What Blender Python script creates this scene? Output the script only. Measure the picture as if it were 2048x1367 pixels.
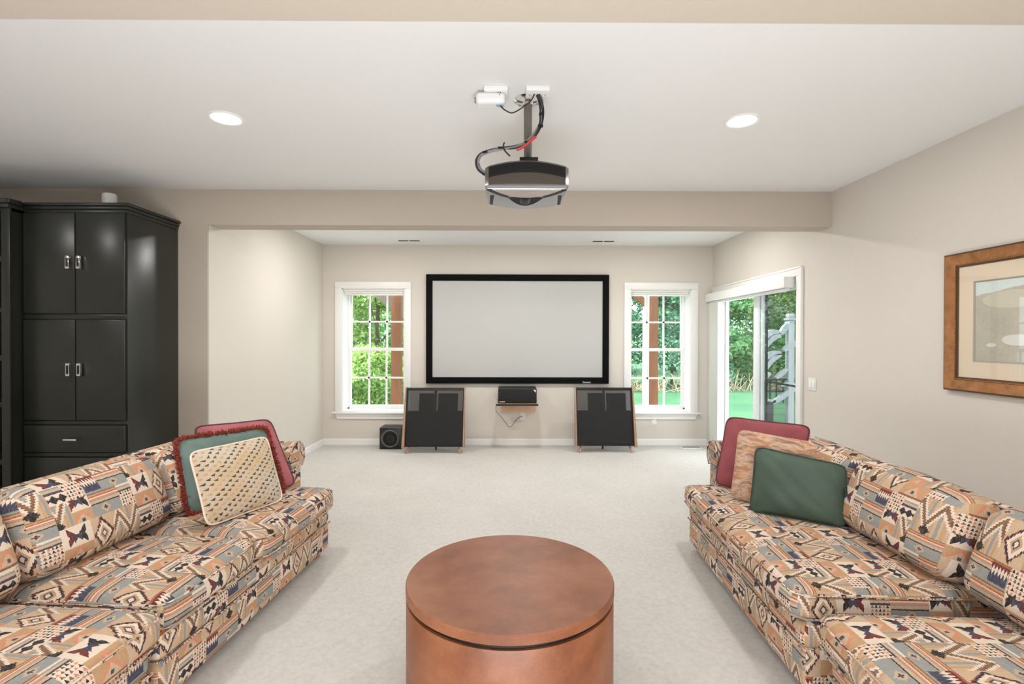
import bpy, bmesh, math, random
from mathutils import Vector, Matrix
random.seed(7)
sc = bpy.context.scene
COL = sc.collection
PI = math.pi
for o in list(bpy.data.objects):
    bpy.data.objects.remove(o)

# ------------------------------------------------------------------ camera
F_PX, YAW, PIT, ROL, CAM_H = 1001.7153, 0.0059783, -0.0067006, -0.002203, 1.4598


def cam_vec(a, b, c):
    cs, sn = math.cos(ROL), math.sin(ROL)
    x = a * cs + b * sn; z = -a * sn + b * cs; y = c
    cs, sn = math.cos(PIT), math.sin(PIT)
    z, y = z * cs + y * sn, y * cs - z * sn
    cs, sn = math.cos(YAW), math.sin(YAW)
    return Vector((x * cs + y * sn, -x * sn + y * cs, z))


cam = bpy.data.objects.new('camera', bpy.data.cameras.new('camera'))
COL.objects.link(cam)
rx, up, bk = cam_vec(1, 0, 0), cam_vec(0, 1, 0), -cam_vec(0, 0, 1)
M = Matrix(((rx.x, up.x, bk.x, 0), (rx.y, up.y, bk.y, 0), (rx.z, up.z, bk.z, CAM_H), (0, 0, 0, 1)))
cam.matrix_world = M
cam.data.sensor_width = 36.0
cam.data.sensor_fit = 'HORIZONTAL'
cam.data.lens = F_PX * 36.0 / 2048.0
cam.data.clip_start = 0.05
cam.data.clip_end = 200
sc.camera = cam

# ------------------------------------------------------------------ colour management, sky, sun, lights
sc.view_settings.view_transform = 'Standard'
sc.view_settings.look = 'None'
sc.view_settings.gamma = 1.0
sc.view_settings.use_curve_mapping = False
sc.view_settings.exposure = 0.0
EMIT_CAN = 16.0
W_CAN = 15.0
W_ALCOVE = 21.0
world = bpy.data.worlds.new('sky'); sc.world = world; world.use_nodes = True
wn = world.node_tree.nodes; wl = world.node_tree.links
bg = wn['Background']
bg.inputs[0].default_value = (0.86, 0.94, 1.0, 1)
bg.inputs[1].default_value = 4.6


def lamp(name, kind, loc, energy, color=(1, 1, 1), aim=None, **kw):
    d = bpy.data.lights.new(name, kind); d.energy = energy; d.color = color
    for k, v in kw.items():
        setattr(d, k, v)
    o = bpy.data.objects.new(name, d); COL.objects.link(o); o.location = loc
    if aim is not None:
        o.rotation_euler = (Vector(aim) - Vector(loc)).to_track_quat('-Z', 'Y').to_euler()
    return o


lamp('sun', 'SUN', (0, 0, 12), 11.0, (1.0, 0.95, 0.86), aim=(0.70, 0.0, 12 - 0.72), angle=0.009)
# added fill light below and behind the camera, brightening the ceiling
lamp('ceiling_fill', 'AREA', (0.0, -0.55, 0.35), 104, (0.95, 0.98, 1.0), aim=(0.0, 0.7, 2.74),
     shape='RECTANGLE', size=1.9, size_y=1.3)
lamp('rear_fill', 'AREA', (0.0, -2.9, 1.6), 34, (0.985, 0.99, 1.0), aim=(0.0, 4.0, 1.5),
     shape='RECTANGLE', size=5.0, size_y=1.8)  # added fill from behind the camera, no fitting of the room


# ------------------------------------------------------------------ node helper
class V:
    def __init__(s, nt, sock): s.nt = nt; s.k = sock
    def _m(s, op, *a):
        n = s.nt.nodes.new('ShaderNodeMath'); n.operation = op
        for i, x in enumerate((s,) + a):
            if isinstance(x, V): s.nt.links.new(x.k, n.inputs[i])
            else: n.inputs[i].default_value = x
        return V(s.nt, n.outputs[0])
    def __add__(s, o): return s._m('ADD', o)
    def __radd__(s, o): return s._m('ADD', o)
    def __sub__(s, o): return s._m('SUBTRACT', o)
    def __rsub__(s, o): return (s * -1.0) + o
    def __mul__(s, o): return s._m('MULTIPLY', o)
    def __rmul__(s, o): return s._m('MULTIPLY', o)
    def __truediv__(s, o): return s._m('DIVIDE', o)
    def lt(s, o): return s._m('LESS_THAN', o)
    def gt(s, o): return s._m('GREATER_THAN', o)
    def abs(s): return s._m('ABSOLUTE')
    def floor(s): return s._m('FLOOR')
    def fract(s): return s._m('FRACT')
    def mod(s, o): return s._m('FLOORED_MODULO', o)
    def pp(s, o): return s._m('PINGPONG', o)
    def sin(s): return s._m('SINE')
    def min(s, o): return s._m('MINIMUM', o)
    def max(s, o): return s._m('MAXIMUM', o)
    def inside(s, a, b): return s.gt(a) * s.lt(b)


def lin(c):
    return tuple(((x / 255.0) / 12.92 if x / 255.0 <= 0.04045 else ((x / 255.0 + 0.055) / 1.055) ** 2.4) for x in c)


def mixc(nt, fac, a, b):
    n = nt.nodes.new('ShaderNodeMix'); n.data_type = 'RGBA'
    if isinstance(fac, V): nt.links.new(fac.k, n.inputs[0])
    elif hasattr(fac, 'is_linked'): nt.links.new(fac, n.inputs[0])
    else: n.inputs[0].default_value = fac
    for i, c in ((6, a), (7, b)):
        if hasattr(c, 'is_linked'): nt.links.new(c, n.inputs[i])
        else: n.inputs[i].default_value = tuple(c) + (1,)
    return n.outputs[2]


def newmat(name):
    m = bpy.data.materials.new(name); m.use_nodes = True
    return m, m.node_tree, m.node_tree.nodes['Principled BSDF']


def noise(nt, scale, detail=3, rough=0.55, coord='Object', vec=None, mapscale=None):
    n = nt.nodes.new('ShaderNodeTexNoise'); n.inputs['Scale'].default_value = scale
    n.inputs['Detail'].default_value = detail; n.inputs['Roughness'].default_value = rough
    if vec is None:
        t = nt.nodes.new('ShaderNodeTexCoord'); vec = t.outputs[coord]
    if mapscale:
        mp = nt.nodes.new('ShaderNodeMapping'); mp.inputs['Scale'].default_value = mapscale
        nt.links.new(vec, mp.inputs[0]); vec = mp.outputs[0]
    nt.links.new(vec, n.inputs['Vector'])
    return n.outputs['Fac']


def ramp(nt, fac, stops):
    r = nt.nodes.new('ShaderNodeValToRGB')
    els = r.color_ramp.elements
    while len(els) < len(stops): els.new(0.5)
    for e, (p, c) in zip(els, stops): e.position = p; e.color = tuple(c) + (1,)
    nt.links.new(fac, r.inputs[0])
    return r.outputs[0]


def bump(nt, bsdf, height, strength=0.2, dist=0.01):
    b = nt.nodes.new('ShaderNodeBump'); b.inputs['Strength'].default_value = strength
    b.inputs['Distance'].default_value = dist
    nt.links.new(height.k if isinstance(height, V) else height, b.inputs['Height'])
    nt.links.new(b.outputs[0], bsdf.inputs['Normal'])


def simple(name, rgb, rough=0.6, metal=0.0, nscale=None, namt=0.08, bumpk=None, coat=0.0, spec=0.5, mapscale=None):
    m, nt, b = newmat(name)
    c = lin(rgb)
    if nscale:
        n = noise(nt, nscale, 4, mapscale=mapscale)
        lo = tuple(max(0, x * (1 - namt)) for x in c); hi = tuple(min(1, x * (1 + namt)) for x in c)
        nt.links.new(ramp(nt, n, [(0.3, lo), (0.7, hi)]), b.inputs['Base Color'])
        if bumpk: bump(nt, b, n, bumpk[0], bumpk[1])
    else:
        b.inputs['Base Color'].default_value = c + (1,)
    b.inputs['Roughness'].default_value = rough
    b.inputs['Metallic'].default_value = metal
    b.inputs['Coat Weight'].default_value = coat
    b.inputs['Coat Roughness'].default_value = 0.08
    b.inputs['Specular IOR Level'].default_value = spec
    return m


MAT = {}
MAT['wall'] = simple('wall_paint', (214, 207, 198), 0.85, nscale=60, namt=0.012, bumpk=(0.05, 0.002))
MAT['tan'] = simple('wall_paint_shaded', (190, 179, 166), 0.85, nscale=60, namt=0.012, bumpk=(0.05, 0.002))  # same wall paint, with the shade on beams and partition put into the colour
MAT['ceil'] = simple('ceiling_paint', (236, 237, 237), 0.9, nscale=80, namt=0.01, bumpk=(0.04, 0.002))
MAT['trim'] = simple('white_trim_paint', (238, 237, 235), 0.4)
MAT['vinyl'] = simple('white_vinyl', (240, 240, 240), 0.35)
MAT['plastic'] = simple('white_plastic', (230, 228, 222), 0.4)
MAT['darkslot'] = simple('dark_slot', (40, 40, 40), 0.7)
MAT['carpet'] = None
MAT['cab'] = simple('espresso_lacquer', (35, 37, 33), 0.32, nscale=3, namt=0.08)
MAT['cabin'] = simple('espresso_lacquer_dark', (26, 25, 24), 0.4)
MAT['chrome'] = simple('chrome', (225, 225, 225), 0.12, metal=1.0)
MAT['subring'] = simple('grey_rubber_ring', (86, 86, 85), 0.45)
MAT['pole'] = simple('painted_grey_pole', (104, 98, 92), 0.4, nscale=12, namt=0.15)
MAT['steel'] = simple('brushed_steel', (190, 188, 184), 0.3, metal=1.0)
MAT['black'] = simple('matte_black', (14, 14, 16), 0.75)
MAT['velvet'] = simple('black_velvet', (8, 8, 10), 0.9, spec=0.2)
MAT['blackplastic'] = simple('black_plastic', (24, 23, 23), 0.35)
MAT['screen'] = simple('screen_cloth', (188, 188, 186), 0.9, nscale=400, namt=0.01)
MAT['oakside'] = simple('oak_side_wood', (172, 134, 108), 0.5, nscale=14, namt=0.25, mapscale=(6, 6, 0.5))
MAT['peach'] = simple('pale_pine', (214, 178, 148), 0.55, nscale=14, namt=0.1, mapscale=(1, 6, 8))
MAT['bun'] = simple('honey_wood', (176, 112, 58), 0.35, nscale=20, namt=0.2)
MAT['proj'] = simple('projector_shell', (74, 66, 60), 0.32, coat=0.3)
MAT['projdark'] = simple('projector_grille', (20, 18, 17), 0.5)
MAT['projgloss'] = simple('projector_gloss', (186, 186, 190), 0.13, metal=0.9)
MAT['projsilver'] = simple('projector_silver', (196, 188, 180), 0.3, metal=0.4)
MAT['cable'] = simple('black_cable', (38, 36, 36), 0.5)
MAT['cablegrey'] = simple('grey_cable', (140, 136, 138), 0.45)
MAT['cablered'] = simple('red_cable', (196, 62, 50), 0.45)
MAT['frame'] = simple('bronze_gold_frame', (158, 106, 62), 0.32, metal=0.35, nscale=18, namt=0.3, mapscale=(1, 1, 1))
MAT['framedark'] = simple('dark_frame_edge', (88, 58, 36), 0.4, metal=0.2)
MAT['bead'] = simple('beaded_bronze', (176, 134, 84), 0.3, metal=0.6)
MAT['mat'] = simple('cream_mat_board', (234, 208, 188), 0.85)
MAT['matbevel'] = simple('grey_mat_bevel', (168, 158, 146), 0.8)
MAT['burg'] = simple('burgundy_cloth', (142, 66, 72), 0.7, nscale=9, namt=0.12, bumpk=(0.15, 0.01))
MAT['mauve'] = simple('mauve_cloth', (162, 88, 92), 0.7, nscale=9, namt=0.12, bumpk=(0.15, 0.01))
MAT['burgpipe'] = simple('dark_burgundy_piping', (88, 44, 48), 0.7)
MAT['green'] = simple('bottle_green_cloth', (58, 76, 62), 0.6, nscale=7, namt=0.15, bumpk=(0.2, 0.012))
MAT['greenpipe'] = simple('dark_green_piping', (36, 50, 42), 0.6)
MAT['teal'] = simple('teal_velvet', (98, 118, 110), 0.7, nscale=8, namt=0.12, bumpk=(0.15, 0.01))
MAT['fringe'] = simple('rust_fringe', (138, 56, 42), 0.75, nscale=90, namt=0.45)
MAT['post'] = simple('cedar_post', (104, 62, 32), 0.7, nscale=6, namt=0.25, mapscale=(8, 8, 0.6))
MAT['postwhite'] = simple('white_railing', (176, 182, 188), 0.5)
MAT['eave'] = simple('grey_tan_boards', (112, 102, 92), 0.7, nscale=5, namt=0.12, mapscale=(1, 12, 1))
MAT['concrete'] = simple('patio_concrete', (205, 202, 196), 0.9, nscale=8, namt=0.06)
MAT['bark'] = simple('bark', (98, 82, 66), 0.9, nscale=10, namt=0.3)
MAT['twig'] = simple('dry_twigs', (176, 158, 132), 0.9, nscale=10, namt=0.25)
MAT['iron'] = simple('dark_iron', (40, 42, 44), 0.5)
MAT['blue'] = simple('blue_plastic', (150, 176, 200), 0.35)


def carpet_mat():
    m, nt, b = newmat('cream_carpet')
    n1 = noise(nt, 260, 3, 0.7); n2 = noise(nt, 1.6, 2); n3 = noise(nt, 38, 3, 0.6)
    f = V(nt, n1) * 0.62 + V(nt, n3) * 0.26 + V(nt, n2) * 0.12
    nt.links.new(ramp(nt, f.k, [(0.30, lin((172, 165, 158))), (0.5, lin((206, 201, 195))), (0.72, lin((224, 220, 215)))]), b.inputs['Base Color'])
    b.inputs['Roughness'].default_value = 0.95; b.inputs['Specular IOR Level'].default_value = 0.15
    bump(nt, b, n1, 0.5, 0.008)
    return m


MAT['carpet'] = carpet_mat()


def leather_mat():
    m, nt, b = newmat('mottled_brown_leather')
    n1 = noise(nt, 5.0, 5, 0.6); n2 = noise(nt, 140, 3, 0.7)
    f = V(nt, n1) * 0.8 + V(nt, n2) * 0.2
    nt.links.new(ramp(nt, f.k, [(0.30, lin((104, 58, 36))), (0.5, lin((132, 79, 51))), (0.68, lin((150, 98, 68)))]), b.inputs['Base Color'])
    b.inputs['Roughness'].default_value = 0.42
    bump(nt, b, n2, 0.08, 0.002)
    return m


MAT['leather'] = leather_mat()


def glass_mat():
    m = bpy.data.materials.new('clear_glass'); m.use_nodes = True; nt = m.node_tree
    nt.nodes.clear()
    out = nt.nodes.new('ShaderNodeOutputMaterial'); mx = nt.nodes.new('ShaderNodeMixShader')
    tr = nt.nodes.new('ShaderNodeBsdfTransparent'); gl = nt.nodes.new('ShaderNodeBsdfGlossy')
    gl.inputs['Roughness'].default_value = 0.02
    tr.inputs[0].default_value = (0.97, 0.99, 0.98, 1)
    mx.inputs[0].default_value = 0.035
    nt.links.new(tr.outputs[0], mx.inputs[1]); nt.links.new(gl.outputs[0], mx.inputs[2]); nt.links.new(mx.outputs[0], out.inputs[0])
    return m


MAT['glass'] = glass_mat()


def mesh_cloth(name, rgb, clear):
    m = bpy.data.materials.new(name); m.use_nodes = True; nt = m.node_tree
    b = nt.nodes['Principled BSDF']; out = nt.nodes['Material Output']
    b.inputs['Base Color'].default_value = lin(rgb) + (1,); b.inputs['Roughness'].default_value = 0.6
    tr = nt.nodes.new('ShaderNodeBsdfTransparent'); mx = nt.nodes.new('ShaderNodeMixShader'); mx.inputs[0].default_value = clear
    nt.links.new(b.outputs[0], mx.inputs[1]); nt.links.new(tr.outputs[0], mx.inputs[2]); nt.links.new(mx.outputs[0], out.inputs[0])
    return m


MAT['grille'] = mesh_cloth('black_mesh_grille', (34, 33, 32), 0.45)
MAT['insect'] = mesh_cloth('insect_screen_mesh', (30, 32, 32), 0.62)


def emit_mat(name, rgb, k):
    m = bpy.data.materials.new(name); m.use_nodes = True; nt = m.node_tree; nt.nodes.clear()
    out = nt.nodes.new('ShaderNodeOutputMaterial'); e = nt.nodes.new('ShaderNodeEmission')
    e.inputs[0].default_value = tuple(rgb) + (1,); e.inputs[1].default_value = k
    nt.links.new(e.outputs[0], out.inputs[0]); return m


MAT['lens'] = emit_mat('lit_lamp_lens', (1.0, 0.97, 0.92), EMIT_CAN)


def foliage_mat(name, dark, light):
    m = bpy.data.materials.new(name); m.use_nodes = True; nt = m.node_tree; nt.nodes.clear()
    out = nt.nodes.new('ShaderNodeOutputMaterial'); g = nt.nodes.new('ShaderNodeNewGeometry')
    col = ramp(nt, g.outputs['Random Per Island'], [(0.0, lin(dark)), (1.0, lin(light))])
    d = nt.nodes.new('ShaderNodeBsdfDiffuse'); t = nt.nodes.new('ShaderNodeBsdfTranslucent'); mx = nt.nodes.new('ShaderNodeMixShader')
    mx.inputs[0].default_value = 0.5
    nt.links.new(col, d.inputs[0]); nt.links.new(col, t.inputs[0])
    nt.links.new(d.outputs[0], mx.inputs[1]); nt.links.new(t.outputs[0], mx.inputs[2]); nt.links.new(mx.outputs[0], out.inputs[0])
    return m


MAT['leaf_yellow'] = foliage_mat('sunny_leaves', (92, 140, 66), (214, 232, 160))
MAT['leaf_mid'] = foliage_mat('mid_leaves', (74, 130, 84), (184, 220, 164))
MAT['leaf_teal'] = foliage_mat('cool_leaves', (54, 116, 90), (160, 208, 172))


def lawn_mat():
    m, nt, b = newmat('lawn_grass')
    n1 = noise(nt, 0.7, 3); n2 = noise(nt, 40, 3, 0.7)
    f = V(nt, n1) * 0.6 + V(nt, n2) * 0.4
    nt.links.new(ramp(nt, f.k, [(0.3, lin((36, 86, 60))), (0.7, lin((76, 124, 84)))]), b.inputs['Base Color'])
    b.inputs['Roughness'].default_value = 0.95
    bump(nt, b, n2, 0.5, 0.03)
    return m


MAT['lawn'] = lawn_mat()


def southwest_fabric():
    m, nt, b = newmat('southwestern_upholstery')
    uvn = nt.nodes.new('ShaderNodeUVMap'); sp = nt.nodes.new('ShaderNodeSeparateXYZ')
    nt.links.new(uvn.outputs[0], sp.inputs[0])
    U = V(nt, sp.outputs[0]) * 116.0; W_ = V(nt, sp.outputs[1]) * 116.0
    TW, TH = 44.0, 40.0
    col_i = (U / TW).floor()
    x = U.mod(TW)
    y = (W_ + col_i * 14.0).mod(TH)
    C = {k: lin(v) for k, v in dict(cream=(216, 198, 180), tan=(182, 144, 108), brown=(122, 90, 68), burg=(104, 46, 46),
         navy=(64, 64, 82), grey=(142, 142, 138), salmon=(204, 132, 102), black=(42, 38, 38), rust=(170, 92, 60), oat=(190, 162, 134)).items()}
    n_str = V(nt, noise(nt, 1.0, 2, vec=uvn.outputs[0], mapscale=(420, 40, 1)))
    n_jag = V(nt, noise(nt, 1.0, 2, vec=uvn.outputs[0], mapscale=(160, 50, 1)))
    x = x + (n_jag - 0.5) * 1.1
    y = y + (n_jag - 0.5) * 0.8
    vst = ((x * 2.6).sin() * 0.5 + 0.5)

    def stripes(lx, ly):      # ly 0..10
        c = mixc(nt, ly.gt(5.0), C['grey'], C['black'])
        for lim, k in ((5.5, 'oat'), (6.7, 'grey'), (7.2, 'salmon'), (7.8, 'cream'), (8.3, 'rust'), (8.9, 'tan'), (9.6, 'brown')):
            c = mixc(nt, ly.gt(lim), c, C[k])
        sx = ((lx - 8.0) / 0.8).floor() * 0.8; sy = ((ly - 2.5) / 0.6).floor() * 0.6
        r = sx.abs() * 0.8 + sy.abs()
        c = mixc(nt, r.lt(2.3), c, C['oat']); c = mixc(nt, r.lt(1.2), c, C['navy'])
        return c

    def teeth(lx, ly):        # ly 0..8
        t = (lx.pp(0.75)) * 2.6
        c = mixc(nt, ly.lt(t * -1.0 + 4.6), C['cream'], C['navy'])
        c = mixc(nt, ly.gt(t + 4.6), c, C['burg'])
        c = mixc(nt, ly.gt(7.2), c, C['rust'])
        return c

    def pyramids(lx, ly):
        fx = (lx / 1.7).fract(); fy = (ly / 1.7).fract()
        t = ((fx - 0.5).abs() * 2.0).lt(fy * -1.0 + 0.85)
        c = mixc(nt, ((lx / 1.7).floor() + (ly / 1.7).floor()).mod(2.0).gt(0.5), C['brown'], C['salmon'])
        c = mixc(nt, ((lx / 1.7).floor() + (ly / 1.7).floor()).mod(3.0).gt(1.5), c, C['black'])
        return mixc(nt, t, C['cream'], c)

    def stars(lx, ly):
        a = (lx.mod(4.0) - 2.0).abs(); d = (ly - 2.6).abs()
        q = ((a / 0.5).floor() + (d / 0.5).floor())
        c = mixc(nt, q.lt(3.2), C['cream'], C['black'])
        c = mixc(nt, ly.gt(5.2), c, C['navy']); c = mixc(nt, ly.gt(6.4), c, C['oat']); c = mixc(nt, ly.gt(7.6), c, C['grey'])
        c = mixc(nt, ly.gt(8.4), c, C['cream'])
        return c

    def zigzag(lx, ly):       # 17 x 18
        bgc = mixc(nt, vst, C['oat'], C['tan'])
        bgc = mixc(nt, (lx * 1.1).sin().gt(0.72), bgc, C['grey'])
        tooth = (ly.pp(0.6)) * 2.5
        xm = (lx - 1.0)
        tri = ((xm.mod(12.0)) - 6.0).abs() * 1.9
        e = (ly - tri - 2.2)
        c = mixc(nt, e.inside(tooth * -1.0 - 0.7, tooth + 6.0), bgc, C['cream'])
        c = mixc(nt, e.inside(tooth * 1.0 + 0.2, tooth * -1.0 + 5.2), c, C['brown'])
        q = (((lx - 7.0) / 0.8).floor() * 0.8).abs() + (((ly - 1.8) / 0.8).floor() * 0.8).abs()
        c = mixc(nt, q.lt(2.6), c, C['black'])
        return c

    def ikat(lx, ly):         # 12 x 18
        jag = (n_jag - 0.5) * 0.55 + lx.pp(0.4) * 0.22
        r = (lx - 6.0).abs() / 6.0 + (ly - 9.0).abs() / 9.0
        rj = r + jag
        c = mixc(nt, rj.lt(1.0), C['oat'], C['burg'])
        c = mixc(nt, (rj - 0.06).lt(0.84), c, C['black'])
        c = mixc(nt, rj.lt(0.78), c, C['cream'])
        c = mixc(nt, r.lt(0.46), c, C['tan'])
        c = mixc(nt, r.lt(0.28), c, C['navy'])
        c = mixc(nt, r.lt(0.17), c, C['cream'])
        return c

    def bowtie(lx, ly):       # 15 x 18
        a = (lx - 7.5); bb = (ly - 13.0)
        c = mixc(nt, ly.gt(8.0), C['tan'], C['cream'])
        in_h = (a.abs()).gt(bb.abs()) * a.abs().lt(4.6)
        side = mixc(nt, a.gt(0.0), C['black'], C['burg'])
        c = mixc(nt, in_h, c, side)
        inn = (a.abs() * 1.0).lt(2.0) * bb.abs().lt(a.abs() + 1.2) * bb.lt(0.6)
        c = mixc(nt, inn, c, C['navy'])
        out_h = ((a.abs() - 5.2).abs() + bb.abs()).lt(1.6)
        c = mixc(nt, out_h, c, C['cream'])
        t = (lx - 7.5).abs().lt((ly * -1.0 + 8.0) * 0.9)
        c = mixc(nt, t * ly.lt(8.0), c, C['salmon'])
        t2 = (lx - 7.5).abs().lt((ly * -1.0 + 6.4) * 0.9)
        c = mixc(nt, t2 * ly.inside(1.2, 8.0), c, C['oat'])
        sq = (lx - 7.5).abs().lt(0.8) * (ly - 3.0).abs().lt(0.8)
        c = mixc(nt, sq, c, C['navy'])
        c = mixc(nt, ly.lt(1.0), c, C['brown'])
        return c

    def rect(base, colr, x0, x1, y0, y1):
        return mixc(nt, x.inside(x0, x1) * y.inside(y0, y1), base, colr)
    c = stripes(x, y)
    tt = teeth(x - 16.0, (y - 1.0) * 0.9)
    c = rect(c, tt, 17.0, 25.5, 1.0, 9.6)
    py = pyramids(x - 26.0, y)
    c = rect(c, py, 26.0, 35.0, -1, 10.0)
    c = rect(c, stars(x - 35.0, y), 35.0, 44.1, -1, 10.0)
    c = rect(c, zigzag(x, y - 10.0), -1.0, 17.0, 10.0, 28.0)
    c = rect(c, ikat(x - 17.0, y - 10.0), 17.0, 29.0, 10.0, 28.0)
    c = rect(c, bowtie(x - 29.0, y - 10.0), 29.0, 44.1, 10.0, 28.0)
    c = rect(c, pyramids(x, y - 28.0), -1.0, 9.0, 28.0, 36.0)
    c = rect(c, stars(x - 1.0, y - 30.5), -1.0, 9.0, 36.0, 40.1)
    c = rect(c, stripes(x - 10.0, (y - 28.0) * 0.84), 9.0, 26.0, 28.0, 40.1)
    c = rect(c, bowtie(x - 24.0, y - 26.0), 26.0, 36.0, 28.0, 40.1)
    c = rect(c, zigzag(x - 36.0, y - 27.0), 36.0, 44.1, 28.0, 40.1)
    # woven streaks
    c = mixc(nt, ((n_str - 0.5) * 0.9).max(0.0), c, C['cream'])
    c = mixc(nt, ((0.5 - n_str) * 0.7).max(0.0), c, C['brown'])
    nt.links.new(c, b.inputs['Base Color'])
    b.inputs['Roughness'].default_value = 0.9; b.inputs['Specular IOR Level'].default_value = 0.2
    bump(nt, b, noise(nt, 1.0, 2, vec=uvn.outputs[0], mapscale=(500, 500, 1)), 0.25, 0.003)
    return m


MAT['sofa'] = southwest_fabric()


def triangle_fabric():
    m, nt, b = newmat('small_triangle_weave')
    uvn = nt.nodes.new('ShaderNodeUVMap'); sp = nt.nodes.new('ShaderNodeSeparateXYZ')
    nt.links.new(uvn.outputs[0], sp.inputs[0])
    x0 = V(nt, sp.outputs[0]) * 100.0; y0 = V(nt, sp.outputs[1]) * 100.0
    x = x0 * 0.94 - y0 * 0.34; y = x0 * 0.34 + y0 * 0.94
    cx, cy = 3.5, 2.5
    row = (y / cy).floor(); xs = x + row * (cx * 0.5)
    fx = (xs / cx).fract(); fy = (y / cy).fract()
    t = (fx.gt(fy * 0.9)) * fx.lt(0.62) * fy.lt(0.62)
    k = ((xs / cx).floor() + row * 2.0).mod(3.0)
    big = V(nt, noise(nt, 5.0, 2))
    base = ramp(nt, big.k, [(0.35, lin((192, 168, 134))), (0.65, lin((196, 184, 170)))])
    tc = mixc(nt, k.gt(0.5), lin((56, 52, 50)), lin((96, 74, 60)))
    tc = mixc(nt, k.gt(1.5), tc, lin((186, 150, 116)))
    c = mixc(nt, t, base, tc)
    c = mixc(nt, (x0 * 3.0 + y0 * 3.0).sin().gt(0.8) * 0.25, c, lin((170, 144, 112)))
    nt.links.new(c, b.inputs['Base Color']); b.inputs['Roughness'].default_value = 0.9
    bump(nt, b, noise(nt, 1.0, 2, vec=uvn.outputs[0], mapscale=(300, 300, 1)), 0.3, 0.004)
    return m


MAT['triangles'] = triangle_fabric()


def rock_fabric():
    m, nt, b = newmat('canyon_rock_print')
    uvn = nt.nodes.new('ShaderNodeUVMap')
    rot = nt.nodes.new('ShaderNodeMapping'); rot.inputs['Rotation'].default_value = (0, 0, 0.5); rot.inputs['Scale'].default_value = (5, 16, 1)
    nt.links.new(uvn.outputs[0], rot.inputs[0])
    n1 = noise(nt, 1.3, 5, 0.6, vec=rot.outputs[0])
    c = ramp(nt, n1, [(0.25, lin((92, 66, 56))), (0.40, lin((150, 116, 98))), (0.50, lin((196, 166, 142))), (0.58, lin((178, 122, 82))), (0.70, lin((150, 124, 120)))])
    vo = nt.nodes.new('ShaderNodeTexVoronoi'); vo.feature = 'DISTANCE_TO_EDGE'; vo.inputs['Scale'].default_value = 1.4
    nt.links.new(rot.outputs[0], vo.inputs['Vector'])
    c = mixc(nt, V(nt, vo.outputs['Distance']).lt(0.02) * 0.35, c, lin((98, 72, 62)))
    nt.links.new(c, b.inputs['Base Color']); b.inputs['Roughness'].default_value = 0.85
    return m


MAT['rock'] = rock_fabric()


def painting_mat():
    m, nt, b = newmat('dune_painting')
    uvn = nt.nodes.new('ShaderNodeUVMap'); sp = nt.nodes.new('ShaderNodeSeparateXYZ')
    nt.links.new(uvn.outputs[0], sp.inputs[0])
    x = V(nt, sp.outputs[0]); y = V(nt, sp.outputs[1])
    n = V(nt, noise(nt, 7, 5, 0.6, vec=uvn.outputs[0])); nf = noise(nt, 60, 4, 0.7, vec=uvn.outputs[0])
    sand = ramp(nt, (n * 0.6 + V(nt, nf) * 0.4).k, [(0.3, lin((176, 164, 150))), (0.7, lin((206, 194, 178)))])
    hl = ((x - 0.22) / 0.17); hv = ((y - 0.36) / 0.05)
    lightd = (hl * hl + hv * hv).lt(1.0)
    c = mixc(nt, lightd * 0.6, sand, lin((222, 208, 190)))
    horizon = y - (x * 0.14) - (n * 0.03)
    c = mixc(nt, horizon.gt(0.375), c, lin((222, 224, 224)))
    bl = ((x - 0.26) / 0.10); bv = ((y - 0.13) / 0.032)
    c = mixc(nt, (bl * bl + bv * bv + n * 0.8).lt(1.3), c, lin((228, 220, 214)))
    sl = ((x - 0.105) / 0.03); sv = ((y - 0.10) / 0.012)
    c = mixc(nt, (sl * sl + sv * sv + n * 0.5).lt(1.2), c, lin((222, 218, 214)))
    nt.links.new(c, b.inputs['Base Color']); b.inputs['Roughness'].default_value = 0.8
    return m


MAT['painting'] = painting_mat()

# ------------------------------------------------------------------ mesh helpers
LOC = {}


def tag(o, label=None, cat=None, group=None, kind=None):
    if label: o['label'] = label
    if cat: o['category'] = cat
    if group: o['group'] = group
    if kind: o['kind'] = kind
    return o


def empty(name, loc, label=None, cat=None, group=None, kind=None):
    o = bpy.data.objects.new(name, None); COL.objects.link(o); o.location = loc
    o.empty_display_size = 0.1
    LOC[o] = Vector(loc)
    return tag(o, label, cat, group, kind)


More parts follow.
